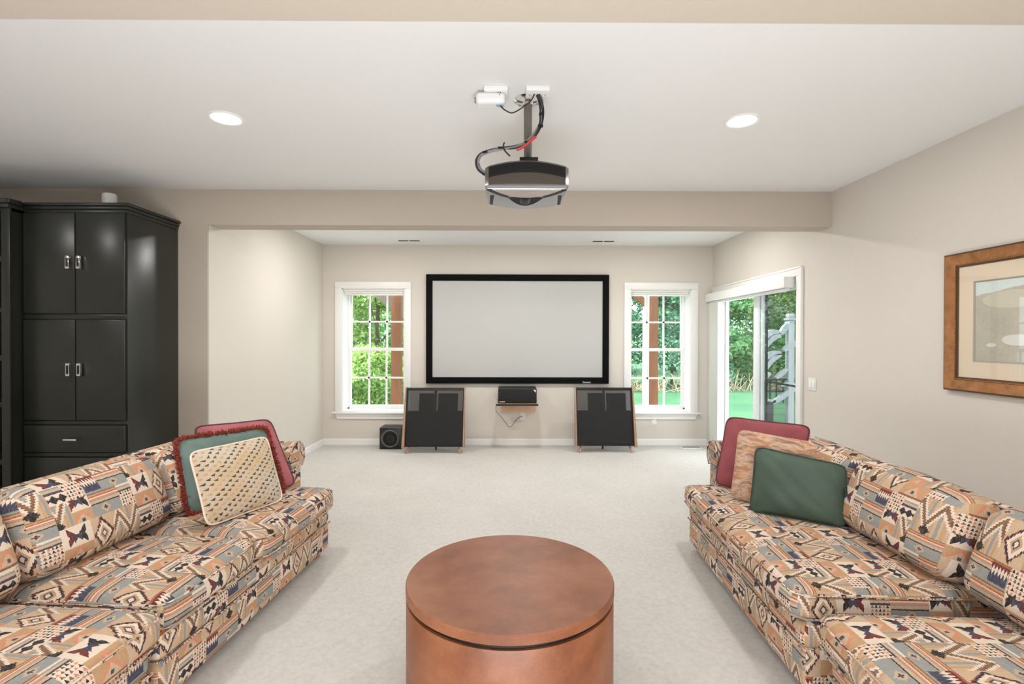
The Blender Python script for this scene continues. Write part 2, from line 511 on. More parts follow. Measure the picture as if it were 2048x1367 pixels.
class MB:
    def __init__(s):
        s.bm = bmesh.new(); s.uvl = s.bm.loops.layers.uv.new('UVMap')

    def _add(s, verts, faces):
        vs = [s.bm.verts.new(v) for v in verts]
        fs = []
        for f in faces:
            try: fs.append(s.bm.faces.new([vs[i] for i in f]))
            except ValueError: pass
        return vs, fs

    def box(s, x0, x1, y0, y1, z0, z1, bev=0.0, seg=2):
        x0, x1 = min(x0, x1), max(x0, x1); y0, y1 = min(y0, y1), max(y0, y1); z0, z1 = min(z0, z1), max(z0, z1)
        v = [(x, y, z) for x in (x0, x1) for y in (y0, y1) for z in (z0, z1)]
        vs, fs = s._add(v, [(0, 1, 3, 2), (4, 6, 7, 5), (0, 4, 5, 1), (2, 3, 7, 6), (0, 2, 6, 4), (1, 5, 7, 3)])
        if bev > 0:
            bev = min(bev, 0.45 * min(x1 - x0, y1 - y0, z1 - z0))
            es = list({e for f in fs for e in f.edges})
            bmesh.ops.bevel(s.bm, geom=es, offset=bev, segments=seg, profile=0.5, affect='EDGES')
        return s

    def prism(s, poly, axis, a, b):
        """extrude a 2D polygon along axis 'x','y','z' from a to b"""
        def P(p, t):
            return {'x': (t, p[0], p[1]), 'y': (p[0], t, p[1]), 'z': (p[0], p[1], t)}[axis]
        n = len(poly)
        v = [P(p, a) for p in poly] + [P(p, b) for p in poly]
        f = [tuple(range(n)), tuple(range(2 * n - 1, n - 1, -1))]
        f += [(i, i + n, (i + 1) % n + n, (i + 1) % n) for i in range(n)]
        s._add(v, f); return s

    def tube(s, pts, r, n=8, smooth=True, caps=True):
        pts = [Vector(p) for p in pts]
        if smooth and len(pts) > 2:
            out = []
            for i in range(len(pts) - 1):
                p0 = pts[max(i - 1, 0)]; p1 = pts[i]; p2 = pts[i + 1]; p3 = pts[min(i + 2, len(pts) - 1)]
                for k in range(5):
                    t = k / 5
                    out.append(0.5 * ((2 * p1) + (p2 - p0) * t + (2 * p0 - 5 * p1 + 4 * p2 - p3) * t * t + (3 * p1 - p0 - 3 * p2 + p3) * t ** 3))
            out.append(pts[-1]); pts = out
        rings = []; prev = None
        for i, p in enumerate(pts):
            d = (pts[min(i + 1, len(pts) - 1)] - pts[max(i - 1, 0)])
            if d.length < 1e-9: d = Vector((0, 0, 1))
            d.normalize()
            a = prev if prev is not None else (Vector((0, 0, 1)) if abs(d.z) < 0.9 else Vector((1, 0, 0)))
            u = (a - d * a.dot(d))
            if u.length < 1e-6: u = d.orthogonal()
            u.normalize(); w = d.cross(u); prev = u
            rr = r[i * (len(r) - 1) // max(1, len(pts) - 1)] if isinstance(r, (list, tuple)) else r
            rings.append([s.bm.verts.new(p + (u * math.cos(2 * PI * k / n) + w * math.sin(2 * PI * k / n)) * rr) for k in range(n)])
        for i in range(len(rings) - 1):
            for k in range(n):
                s.bm.faces.new((rings[i][k], rings[i][(k + 1) % n], rings[i + 1][(k + 1) % n], rings[i + 1][k]))
        if caps:
            s.bm.faces.new(rings[0][::-1]); s.bm.faces.new(rings[-1])
        return s

    def loop_tube(s, pts, r, n=8):
        pts = [Vector(p) for p in pts]; m = len(pts); rings = []
        nrm = Vector((0, 0, 0))
        for i in range(m): nrm += (pts[i] - pts[0]).cross(pts[(i + 1) % m] - pts[0])
        nrm.normalize()
        for i, p in enumerate(pts):
            d = (pts[(i + 1) % m] - pts[i - 1]).normalized(); u = nrm; w = d.cross(u).normalized()
            rings.append([s.bm.verts.new(p + (u * math.cos(2 * PI * k / n) + w * math.sin(2 * PI * k / n)) * r) for k in range(n)])
        for i in range(m):
            A, B = rings[i], rings[(i + 1) % m]
            for k in range(n): s.bm.faces.new((A[k], A[(k + 1) % n], B[(k + 1) % n], B[k]))
        return s

    def lathe(s, prof, c=(0, 0, 0), axis='z', n=48, closed=True):
        """prof: list of (radius, height)"""
        c = Vector(c); rings = []
        def P(r, h, a):
            x, y = r * math.cos(a), r * math.sin(a)
            return c + {'z': Vector((x, y, h)), 'y': Vector((x, h, y)), 'x': Vector((h, x, y))}[axis]
        for r, h in prof:
            if r < 1e-6: rings.append([s.bm.verts.new(P(0, h, 0))])
            else: rings.append([s.bm.verts.new(P(r, h, 2 * PI * k / n)) for k in range(n)])
        for A, B in zip(rings[:-1], rings[1:]):
            for k in range(n):
                k2 = (k + 1) % n
                if len(A) == 1 and len(B) > 1: s.bm.faces.new((A[0], B[k2], B[k]))
                elif len(B) == 1 and len(A) > 1: s.bm.faces.new((A[k], A[k2], B[0]))
                elif len(A) > 1: s.bm.faces.new((A[k], A[k2], B[k2], B[k]))
        if closed:
            if len(rings[0]) > 1: s.bm.faces.new(rings[0][::-1])
            if len(rings[-1]) > 1: s.bm.faces.new(rings[-1])
        return s

    def cushion(s, a0, a1, b0, b1, z0, z1, r, top=0.0, front=0.0, end=0.0, bottom=0.0, n=14):
        """soft rounded box in local (s, d, z); front is -d"""
        h = Vector(((a1 - a0) / 2, (b1 - b0) / 2, (z1 - z0) / 2)); c = Vector(((a0 + a1) / 2, (b0 + b1) / 2, (z0 + z1) / 2))
        r = min(r, h.x * .95, h.y * .95, h.z * .95)
        def par(hh):
            k = hh - r
            e = [-hh + r * t for t in (0, .25, .5, .75)]
            mid = [-k + 2 * k * i / n for i in range(n + 1)]
            return e + mid + [-x for x in reversed(e)]
        P = [par(h.x), par(h.y), par(h.z)]
        vd = {}
        def vert(q):
            key = (round(q[0], 5), round(q[1], 5), round(q[2], 5))
            if key in vd: return vd[key]
            Q = Vector(q)
            cl = Vector([max(-(h[i] - r), min(h[i] - r, Q[i])) for i in range(3)])
            d = Q - cl; p = cl + d.normalized() * r if d.length > 1e-9 else Q
            fx = 1 - (p.x / h.x) ** 2; fy = 1 - (p.y / h.y) ** 2; fz = 1 - (p.z / h.z) ** 2
            fx, fy, fz = max(fx, 0), max(fy, 0), max(fz, 0)
            wz = max(0, p.z / h.z)
            o = Vector((0, 0, top * (fx ** .6) * (fy ** .6) * wz))
            if bottom: o.z -= bottom * (fx ** .6) * (fy ** .6) * max(0, -p.z / h.z)
            o.y -= front * (fx ** .5) * (fz ** .5) * max(0, -p.y / h.y)
            o.x += end * fy ** .5 * fz ** .5 * (p.x / h.x)
            vd[key] = s.bm.verts.new(c + p + o); return vd[key]
        for ax in range(3):
            u, w = [i for i in range(3) if i != ax]
            for sg in (-1, 1):
                for i in range(len(P[u]) - 1):
                    for j in range(len(P[w]) - 1):
                        q = []
                        for (di, dj) in ((0, 0), (1, 0), (1, 1), (0, 1)):
                            t = [0, 0, 0]; t[ax] = sg * h[ax]; t[u] = P[u][i + di]; t[w] = P[w][j + dj]; q.append(vert(t))
                        if len(set(q)) == 4: s.bm.faces.new(q)
        return s

    def move(s, fn):
        for v in s.bm.verts: v.co = Vector(fn(v.co))
        return s

    def build(s, name, mat, parent=None, xf=None, boxuv=None, sharp=32, bev=None, smooth=True):
        bm = s.bm
        bmesh.ops.recalc_face_normals(bm, faces=bm.faces)
        if boxuv is not None:
            bm.normal_update()
            for f in bm.faces:
                nx, ny, nz = abs(f.normal.x), abs(f.normal.y), abs(f.normal.z)
                for l in f.loops:
                    p = l.vert.co
                    if nz >= nx and nz >= ny: uv = (p.x, p.y)
                    elif ny >= nx: uv = (p.x, p.z - 0.46)
                    else: uv = (p.y, p.z - 0.46)
                    l[s.uvl].uv = (uv[0] + boxuv[0], uv[1] + boxuv[1])
        if xf:
            for v in bm.verts: v.co = Vector(xf(v.co))
            bmesh.ops.recalc_face_normals(bm, faces=bm.faces)
        off = LOC.get(parent, Vector((0, 0, 0))) if parent else None
        if parent is None:
            xs = [v.co for v in bm.verts]
            off = Vector((sum(v.x for v in xs) / len(xs), sum(v.y for v in xs) / len(xs), min(v.z for v in xs)))
        for v in bm.verts: v.co -= off
        me = bpy.data.meshes.new(name); bm.to_mesh(me); bm.free()
        if smooth:
            me.polygons.foreach_set('use_smooth', [True] * len(me.polygons))
            me.set_sharp_from_angle(angle=math.radians(sharp))
        me.materials.append(MAT[mat] if isinstance(mat, str) else mat)
        o = bpy.data.objects.new(name, me); COL.objects.link(o)
        if parent: o.parent = parent
        else: o.location = off
        LOC[o] = off
        if bev:
            md = o.modifiers.new('bevel', 'BEVEL'); md.width = bev; md.segments = 2; md.limit_method = 'ANGLE'
            md.angle_limit = math.radians(40)
        return o


def struct(name, mb, mat, parent=None, **kw):
    o = mb.build(name, mat, parent, **kw)
    if parent is None: o['kind'] = 'structure'
    return o


def text_mesh(name, body, size, origin, right, upv, mat, parent, depth=0.002):
    cu = bpy.data.curves.new(name, 'FONT'); cu.body = body; cu.size = size; cu.extrude = depth / 2
    cu.align_x = 'CENTER'; cu.align_y = 'CENTER'
    t = bpy.data.objects.new(name + '_curve', cu); COL.objects.link(t)
    dg = bpy.context.evaluated_depsgraph_get(); dg.update()
    me = bpy.data.meshes.new_from_object(t.evaluated_get(dg))
    bpy.data.objects.remove(t)
    r = Vector(right).normalized(); u = Vector(upv).normalized(); n = r.cross(u)
    off = LOC[parent]
    for v in me.vertices:
        v.co = Vector(origin) + r * v.co.x + u * v.co.y + n * v.co.z - off
    me.materials.clear(); me.materials.append(MAT[mat])
    me.name = name
    o = bpy.data.objects.new(name, me); COL.objects.link(o); o.parent = parent; LOC[o] = off
    return o


# ------------------------------------------------------------------ the room
D = 6.8803; DM = 4.3391; XR = 2.8017; XL = -2.5457; XL2 = -2.6008; HC = 2.74; ZB = 2.4366
REAR = -3.6; XLEFT = -5.4
WT = 0.30                                   # back wall thickness
W1 = (-2.290, -1.434); W2 = (1.671, 2.507); WZ = (0.452, 2.142)
DY = (4.842, 6.800); DZ = 2.070

struct('floor', MB().box(XLEFT - .2, XR + .18, REAR - .2, D + WT, -0.15, 0.0), 'carpet')
struct('ceiling', MB().box(XLEFT - .2, XR + .18, REAR - .2, D + WT, HC, HC + 0.2), 'ceil')
b = MB()
xs = [XL - .25, W1[0], W1[1], W2[0], W2[1], XR + .18]
b.box(xs[0], xs[1], D, D + WT, 0, HC).box(xs[2], xs[3], D, D + WT, 0, HC).box(xs[4], xs[5], D, D + WT, 0, HC)
for w in (W1, W2):
    b.box(w[0], w[1], D, D + WT, 0, WZ[0]).box(w[0], w[1], D, D + WT, WZ[1], HC)
struct('wall_back', b, 'wall', smooth=False)
b = MB()
b.box(XR, XR + .18, REAR, DY[0], 0, HC).box(XR, XR + .18, DY[1], D, 0, HC).box(XR, XR + .18, DY[0], DY[1], DZ, HC)
struct('wall_right', b, 'wall', smooth=False)
struct('wall_left', MB().box(XLEFT - .15, XLEFT, REAR, DM, 0, HC), 'wall')
struct('wall_rear', MB().box(XLEFT - .15, XR + .18, REAR - .15, REAR, 0, HC), 'wall')
b = MB().prism([(XL2, DM + .02), (XL, D), (XL - .25, D), (XL2 - .25, DM + .204)], 'z', 0, HC)
struct('wall_alcove', b, 'wall', smooth=False)
struct('wall_partition', MB().prism([(XL2, DM), (XL2, DM + .02), (XL2 - .25, DM + .204), (XLEFT, DM + .204), (XLEFT, DM)], 'z', 0, HC), 'tan', smooth=False)
struct('beam_main', MB().box(XL2, XR, DM, 4.543, ZB, HC), 'tan', smooth=False)
struct('beam_near', MB().box(XLEFT, XR, 1.36, 1.553, ZB, HC), 'tan', smooth=False)
BBH = 0.085


def board(name, prof_a, prof_b):
    """baseboard between two floor points, thickness to the left of a->b"""
    a, c = Vector(prof_a), Vector(prof_b); d = (c - a).normalized(); n = Vector((-d.y, d.x))
    t = 0.014
    p = [a, c, c + n * t, a + n * t]
    b = MB().prism([(q.x, q.y) for q in p], 'z', 0, BBH - .012)
    p = [a, c, c + n * t * .5, a + n * t * .5]
    b.prism([(q.x, q.y) for q in p], 'z', BBH - .012, BBH)
    struct(name, b, 'trim', smooth=False)


board('baseboard_back', (XR, D), (XL, D))
board('baseboard_left', (XL, D), (XL2, DM))
board('baseboard_right', (XR, REAR), (XR, 4.76))
board('baseboard_partition', (XL2, DM), (-2.85, DM))


def make_window(n, w):
    x0, x1 = w; z0, z1 = WZ
    W = empty('window_%d' % n, ((x0 + x1) / 2, D, z0), kind='structure')
    c = 0.090
    b = MB()
    b.box(x0 - c, x0, D - .02, D, z0, z1, .003).box(x1, x1 + c, D - .02, D, z0, z1, .003).box(x0 - c, x1 + c, D - .02, D, z1, z1 + c, .003)
    b.build('casing', 'trim', W)
    MB().box(x0 - c - .035, x1 + c + .035, D - .05, D + .02, z0 - .022, z0, .006).build('sill', 'trim', W)
    zz = z0 - .022
    MB().prism([(x0 - c, zz), (x1 + c, zz), (x1 + c - .03, zz - .07), (x0 - c + .03, zz - .07)], 'y', D - .018, D).build('apron', 'trim', W)
    b = MB()
    t = .012
    b.box(x0, x0 + t, D - .005, D + WT, z0, z1).box(x1 - t, x1, D - .005, D + WT, z0, z1).box(x0, x1, D - .005, D + WT, z1 - t, z1).box(x0, x1, D, D + WT, z0 - .01, z0 + t)
    b.build('jamb', 'trim', W)
    f = .022; ys = D + .215
    b = MB()
    b.box(x0 + t, x0 + t + f, ys, ys + .085, z0 + t, z1 - t).box(x1 - t - f, x1 - t, ys, ys + .085, z0 + t, z1 - t)
    b.box(x0, x1, ys, ys + .085, z1 - t - f, z1 - t).box(x0, x1, ys, ys + .085, z0 + t, z0 + t + f)
    b.build('frame', 'vinyl', W)
    xa, xb = x0 + t + .012, x1 - t - .012; st = .034
    zm = 1.305
    for nm, y0, za, zb, rb, rt in (('upper_sash', ys + .045, zm - .02, z1 - .03, .038, .04), ('lower_sash', ys + .008, z0 + .022, zm + .022, .045, .042)):
        b = MB(); y1 = y0 + .032
        b.box(xa, xa + st, y0, y1, za, zb, .003).box(xb - st, xb, y0, y1, za, zb, .003)
        b.box(xa + st, xb - st, y0, y1, za, za + rb, .003).box(xa + st, xb - st, y0, y1, zb - rt, zb, .003)
        sash = b.build(nm, 'vinyl', W)
        gx0, gx1, gz0, gz1 = xa + st, xb - st, za + rb, zb - rt
        b = MB()
        for k in (1, 2):
            xc = gx0 + (gx1 - gx0) * k / 3; b.box(xc - .012, xc + .012, y0 + .006, y1 - .006, gz0, gz1)
        zc = (gz0 + gz1) / 2; b.box(gx0, gx1, y0 + .006, y1 - .006, zc - .012, zc + .012)
        b.build('muntin', 'vinyl', sash)
        MB().box(gx0 - .005, gx1 + .005, y0 + .013, y0 + .018, gz0 - .005, gz1 + .005).build('glass', 'glass', sash)
    # rolled shade under the head
    s = empty('roller_shade', ((x0 + x1) / 2, D + .06, z1 - .075),
              'rolled white shade at the top of the ' + ('window left of the projection screen' if n == 1 else 'window between the screen and the patio door'), 'blind')
    MB().box(x0 + .016, x1 - .016, D + .02, D + .085, z1 - .035, z1 - .012, .004).build('headrail', 'vinyl', s)
    MB().lathe([(.022, x0 + .03), (.022, x1 - .03)], (0, D + .055, z1 - .05), 'x', 20).build('roll', 'plastic', s)
    MB().box(x0 + .03, x1 - .03, D + .04, D + .07, z1 - .086, z1 - .070, .003).build('bottom_bar', 'vinyl', s)


make_window(1, W1); make_window(2, W2)

# ---- patio door
DR = empty('door_1', (XR, (DY[0] + DY[1]) / 2, 0), kind='structure')
b = MB(); c = .085
for (ya, yb, za, zb) in ((DY[0] - c, DY[0], 0, DZ), (DY[1], DY[1] + .055, 0, DZ), (DY[0] - c, DY[1] + .055, DZ, DZ + c)):
    b.box(XR - .022, XR, ya, yb, za, zb, .004)
b.box(XR - .030, XR, DY[0] - c - .008, DY[0] - c + .012, 0, DZ + c, .003).box(XR - .030, XR, DY[0] - c, DY[1] + .055, DZ + c - .014, DZ + c + .006, .003)
b.build('casing', 'trim', DR)
b = MB()
b.box(XR, XR + .18, DY[0], DY[0] + .03, 0, DZ).box(XR, XR + .18, DY[1] - .03, DY[1], 0, DZ).box(XR, XR + .18, DY[0], DY[1], DZ - .03, DZ).box(XR, XR + .18, DY[0], DY[1], 0, .03)
b.build('frame', 'vinyl', DR)


def door_panel(name, x, ya, yb):
    st = .075; z0, z1 = .03, DZ - .03
    b = MB().box(x, x + .04, ya, ya + st, z0, z1, .003).box(x, x + .04, yb - st, yb, z0, z1, .003)
    b.box(x, x + .04, ya + st, yb - st, z0, z0 + .1, .003).box(x, x + .04, ya + st, yb - st, z1 - .08, z1, .003)
    p = b.build(name, 'vinyl', DR)
    MB().box(x + .017, x + .022, ya + st - .005, yb - st + .005, z0 + .095, z1 - .075).build('glass', 'glass', p)
    return p


door_panel('fixed_panel', XR + .10, 5.74, DY[1] - .03)
pp_ = door_panel('sliding_panel', XR + .05, DY[0] + .03, 5.83)
MB().box(XR + .025, XR + .05, DY[0] + .055, DY[0] + .08, .95, 1.15, .006).build('pull_handle', 'vinyl', pp_)
b = MB(); x = XR + .145
for (ya, yb, za, zb) in ((DY[0] + .03, DY[0] + .06, .03, DZ - .03), (5.71, 5.75, .03, DZ - .03), (DY[0] + .06, 5.71, .03, .08), (DY[0] + .06, 5.71, DZ - .07, DZ - .03), (DY[0] + .06, 5.71, .965, .985)):
    b.box(x, x + .014, ya, yb, za, zb)
scr = b.build('screen_door', 'iron', DR); scr['label'] = 'dark framed sliding insect screen'
MB().box(x + .006, x + .008, DY[0] + .06, 5.71, .08, DZ - .07).build('screen_mesh', 'insect', scr)

# vertical blind
vb = empty('vertical_blind', (XR - .05, 6.0, 0.03), 'white vertical blind with its vanes stacked at the far side of the patio door', 'blind')
MB().box(XR - .115, XR - .012, 4.885, 6.845, 1.965, 2.072, .004).build('valance', 'trim', vb)
MB().box(XR - .08, XR - .04, 4.92, 6.80, 1.935, 1.963, .002).build('headrail', 'vinyl', vb)
for k in range(16):
    y = 6.44 + k * .022
    b = MB()
    pts = [(XR - .112 + .089 * t, y + .008 * math.sin(PI * t)) for t in [i / 6 for i in range(7)]]
    pts = pts + [(px, py + .0015) for px, py in reversed(pts)]
    b.prism(pts, 'z', .03, 1.94)
    b.build('vane', 'plastic', vb)

# ------------------------------------------------------------------ fittings on the shell


def wall_plate(loc, n, w, h, label, cat, kind):
    """thin plate at loc, facing n"""
    o = empty(cat.replace(' ', '_'), loc, label, cat)
    n = Vector(n); upv = Vector((0, 0, 1)); r = upv.cross(n).normalized(); L = Vector(loc)
    def xf(p): return L + r * p.x + upv * p.z - n * p.y     # local y points into the wall
    MB().box(-w / 2, w / 2, -.006, 0, -h / 2, h / 2, .002).build('cover_plate', 'plastic', o, xf=xf)
    if kind == 'outlet':
        for dz in (-.02, .02):
            MB().box(-.017, .017, -.009, -.005, dz - .014, dz + .014, .004).build('socket', 'vinyl', o, xf=xf)
            b = MB()
            for dx in (-.006, .006): b.box(dx - .0012, dx + .0012, -.0096, -.0088, dz - .002, dz + .006)
            b.box(-.002, .002, -.0096, -.0088, dz - .009, dz - .006)
            b.build('slots', 'darkslot', o, xf=xf)
    else:
        for dx in (-.023, .023):
            MB().box(dx - .016, dx + .016, -.010, -.005, -.033, .033, .003).build('rocker', 'vinyl', o, xf=xf)
    return o


wall_plate((1.995, D, .335), (0, -1, 0), .072, .116, 'white outlet cover on the back wall below the window beside the patio door', 'wall outlet', 'outlet')
wall_plate((.192, D, .395), (0, -1, 0), .072, .116, 'white outlet cover on the back wall under the speaker shelf with a thin cord', 'wall outlet', 'outlet')
wall_plate((XR, 4.603, 1.045), (-1, 0, 0), .118, .116, 'white double rocker switch on the right wall beside the patio door', 'light switch', 'switch')


def ceiling_vent(x, label):
    o = empty('ceiling_vent', (x, 6.545, HC), label, 'vent', 'white registers in the alcove ceiling')
    MB().box(x - .165, x + .165, 6.47, 6.62, HC - .008, HC, .003).build('frame', 'vinyl', o)
    for sx in (-1, 1):
        b = MB().box(x + sx * .073 - .066, x + sx * .073 + .066, 6.515, 6.575, HC - .0095, HC - .007)
        b.build('slot', 'darkslot', o)


ceiling_vent(-1.307, 'white ceiling register above the left end of the projection screen')
ceiling_vent(1.23, 'white ceiling register above the right end of the projection screen')
fv = empty('floor_vent', (2.45, 6.70, 0), 'white metal floor register on the carpet near the patio door', 'vent')
MB().box(2.32, 2.58, 6.65, 6.76, 0, .008, .002).build('frame', 'vinyl', fv)
for k in range(8):
    MB().box(2.335 + k * .03, 2.355 + k * .03, 6.665, 6.745, .007, .0092).build('slot', 'darkslot', fv)


def downlight(x, y, label, lit=W_CAN):
    o = empty('recessed_light', (x, y, HC), label, 'ceiling light', 'recessed ceiling lights')
    MB().lathe([(.100, 0), (.100, -.004), (.094, -.008), (.080, -.006), (.078, 0)], (x, y, HC), 'z', 48, closed=False).build('trim_ring', 'vinyl', o)
    MB().lathe([(0, -.0035), (.080, -.0035), (.080, -.001), (0, -.001)], (x, y, HC), 'z', 40, closed=False).build('lens', 'lens', o)
    L = lamp('recessed_light_lamp', 'AREA', (x, y, HC - .015), lit, (1, .985, .96), shape='DISK', size=.15)
    return o


downlight(-1.651, 2.936, 'lit recessed ceiling light left of the projector')
downlight(1.363, 2.936, 'lit recessed ceiling light right of the projector')
# same fittings carry on behind the camera, out of frame
for (x, y) in ((-1.651, 0.4), (1.363, 0.4), (-3.9, 2.2), (-3.9, -0.6), (-1.651, -1.9), (1.363, -1.9)):
    lamp('rear_recessed_lamp', 'AREA', (x, y, HC - .015), W_CAN, (1, .985, .96), shape='DISK', size=.15)
# and in the alcove ceiling, hidden by the dropped beam
for x in (-1.6, .1, 1.8):
    lamp('alcove_recessed_lamp', 'AREA', (x, 5.45, HC - .015), W_ALCOVE, (1, .975, .94), shape='DISK', size=.15)

# ------------------------------------------------------------------ projection screen
S = empty('projection_screen', (.117, D, .853), 'wide wall-mounted projection screen with a black velvet border', 'projection screen')
x0, x1, z0, z1 = -1.133, 1.367, .845, 2.335; y0, y1 = D - .045, D - .001; bw = .088
b = MB()
b.box(x0, x0 + bw, y0, y1, z0, z1, .004).box(x1 - bw, x1, y0, y1, z0, z1, .004)
b.box(x0 + bw, x1 - bw, y0, y1, z0, z0 + bw, .004).box(x0 + bw, x1 - bw, y0, y1, z1 - bw, z1, .004)
fr = b.build('border', 'velvet', S)
MB().box(x0 + bw - .004, x1 - bw + .004, y0 + .012, y0 + .02, z0 + bw - .004, z1 - bw + .004).build('screen_cloth', 'screen', S)
text_mesh('lettering', 'Stewart', .036, (1.063, y0 - .0005, .866), (1, 0, 0), (0, 0, 1), 'plastic', fr)

# ------------------------------------------------------------------ speakers


def panel_speaker(cx, yf, xb0, xb1, xt0, xt1, label, mirror):
    """leaning panel: yf = front at the foot"""
    o = empty('panel_speaker', (cx, yf, 0), label, 'speaker', 'flat panel floor speakers')
    zb, zt = .085, .822; lean = .10
    def xf(p):      # local: x across -1..1, y depth, z 0..1
        t = p.z; xl = xb0 + (xt0 - xb0) * t; xr_ = xb1 + (xt1 - xb1) * t
        return (xl + (xr_ - xl) * (p.x + 1) / 2, yf + .01 + lean * t + p.y, zb + (zt - zb) * t)
    MB().box(-.985, .985, 0, .004, .012, .985).build('grille', 'grille', o, xf=xf)
    MB().box(-.98, .98, .03, .05, .0, .60).build('back_panel', 'black', o, xf=xf)
    b = MB()
    b.box(-1, -.96, 0, .06, 0, 1).box(.96, 1, 0, .06, 0, 1).box(-.96, .96, 0, .06, .955, 1).box(-.96, .96, 0, .06, 0, .03)
    b.box(-.04, .04, .02, .06, .58, .96)
    b.build('frame', 'blackplastic', o, xf=xf)
    for (u0, u1) in ((-.56, -.06), (.10, .78)):
        MB().box(u0, u1, .02, .06, .60, .90).build('driver_panel', 'black', o, xf=xf)
    for sx in (-1, 1):
        wb, wt = .036, .014
        def xs_(p, sx=sx):
            t = p.z; e = (xb0 + (xt0 - xb0) * t) if sx < 0 else (xb1 + (xt1 - xb1) * t)
            w = wb + (wt - wb) * t
            w *= (1.0 if (sx < 0) == mirror else .55)
            return (e + sx * p.x * w, yf - .01 + lean * t + p.y * (.14 - .06 * t), zb - .012 + (zt + .008 - zb + .012) * t)
        MB().box(0, 1, 0, 1, 0, 1).build('side_board', 'oakside', o, xf=xs_, bev=.003)
    for dx in (-.31, .31):
        xx = (xb0 + xb1) / 2 + dx
        MB().tube([(xx, yf + .07, .10), (xx - (.025 if dx < 0 else -.025), yf, .001)], [.017, .016, .013, .010], 12, smooth=False).build('leg', 'oakside', o)
    MB().tube([((xb0 + xb1) / 2, yf + .16, .12), ((xb0 + xb1) / 2, yf + .24, .001)], [.016, .010], 12, smooth=False).build('leg', 'black', o)
    return o


panel_speaker(-.97, 6.34, -1.325, -.585, -1.315, -.575, 'flat black panel speaker with wooden side boards, beside the subwoofer', True)
panel_speaker(1.25, 6.40, .875, 1.615, .870, 1.600, 'flat black panel speaker with wooden side boards, under the right end of the screen', False)

sw = empty('subwoofer', (-1.56, 6.73, 0), 'small black cube subwoofer on the carpet beside the left panel speaker', 'subwoofer')
x0, x1 = -1.702, -1.42; yf = 6.595
MB().box(x0, x1, yf, yf + .26, .0, .283, .004).build('cabinet_box', 'blackplastic', sw)
cxs, czs = (x0 + x1) / 2 - .002, .140
MB().lathe([(.118, yf + .002), (.118, yf - .006), (.110, yf - .011), (.098, yf - .008), (.094, yf - .002)], (cxs, 0, czs), 'y', 48, closed=False).build('trim_ring', 'subring', sw)
MB().lathe([(.094, yf - .003), (.088, yf - .012), (.078, yf - .012), (.072, yf - .002), (.04, yf + .001), (0, yf - .006)], (cxs, 0, czs), 'y', 48, closed=False).build('cone', 'black', sw)

sh = empty('wall_shelf', (.12, 6.63, .60), 'small wooden wall shelf under the screen holding the centre speaker', 'shelf')
MB().box(-.160, .375, 6.40, D, .604, .622, .002).build('board', 'peach', sh)
MB().box(-.162, .377, 6.394, 6.402, .600, .626, .002).build('edge_band', 'cabin', sh)
b = MB().box(-.115, .365, D - .025, D, .452, .604, .002)
for xx in (.00, .22): b.lathe([(0, D - .028), (.006, D - .028), (.006, D - .02), (0, D - .02)], (xx, 0, .50), 'y', 10, closed=False)
b.build('cleat', 'peach', sh)
MB().prism([(6.43, .604), (D, .604), (D, .48)], 'x', -.02, .0).build('bracket', 'peach', sh)
cs_ = empty('center_speaker', (.12, 6.6, .622), 'small black centre speaker standing on the wall shelf', 'speaker')
MB().box(-.140, .360, 6.465, 6.80, .622, .815, .006).build('cabinet_box', 'cabin', cs_)
MB().box(-.128, .348, 6.452, 6.468, .632, .805, .006).build('grille', 'black', cs_)
MB().box(-.120, -.05, 6.450, 6.453, .642, .650).build('badge', 'steel', cs_)
MB().prism([(.345, .80), (.315, .80), (.345, .765)], 'y', 6.449, 6.453).build('corner_badge', 'steel', cs_)
cord = MB().tube([(-.168, 6.50, .612), (-.172, 6.62, .55), (-.165, 6.72, .48), (-.11, 6.82, .40), (-.06, 6.85, .33), (-.01, 6.86, .26), (.03, 6.86, .255), (.09, 6.862, .33), (.15, 6.866, .385), (.192, 6.868, .395)], .0028, 6)
tag(cord.build('speaker_cord', 'cable'), 'thin dark cord looping from the wall shelf to the outlet below', 'cord')

# ------------------------------------------------------------------ cabinets
CY = 3.765
cb = empty('tall_cabinet', (-3.235, (CY + DM) / 2, 0), 'tall glossy black cabinet with double doors, drawers and chrome pulls', 'cabinet')
cx0, cx1 = -3.617, -2.852
MB().box(cx0, cx1, CY, DM - .002, 0, 2.39, .002).build('carcass', 'cab', cb)
b = MB()
b.box(cx0, cx1 + .006, CY - .006, DM - .002, 2.39, 2.415, .002).box(cx0, cx1 + .016, CY - .018, DM - .002, 2.415, 2.44, .006).box(cx0, cx1 + .026, CY - .028, DM - .002, 2.44, 2.462, .004)
b.build('crown_molding', 'cab', cb)
for (za, zb) in ((1.600, 1.632), (.812, .838), (.572, .600)):
    MB().box(cx0, cx1, CY - .012, CY, za, zb, .003).build('rail', 'cab', cb)
xm = -3.224


def pull_plate(parent, x, z):
    """rounded chrome rectangle with a dark inset"""
    b = MB().box(x - .017, x + .017, CY - .050, CY - .024, z - .050, z + .050, .008)
    h = b.build('handle', 'chrome', parent)
    MB().box(x - .006, x + .010, CY - .0515, CY - .049, z - .032, z + .032, .001).build('inset', 'cabin', h)


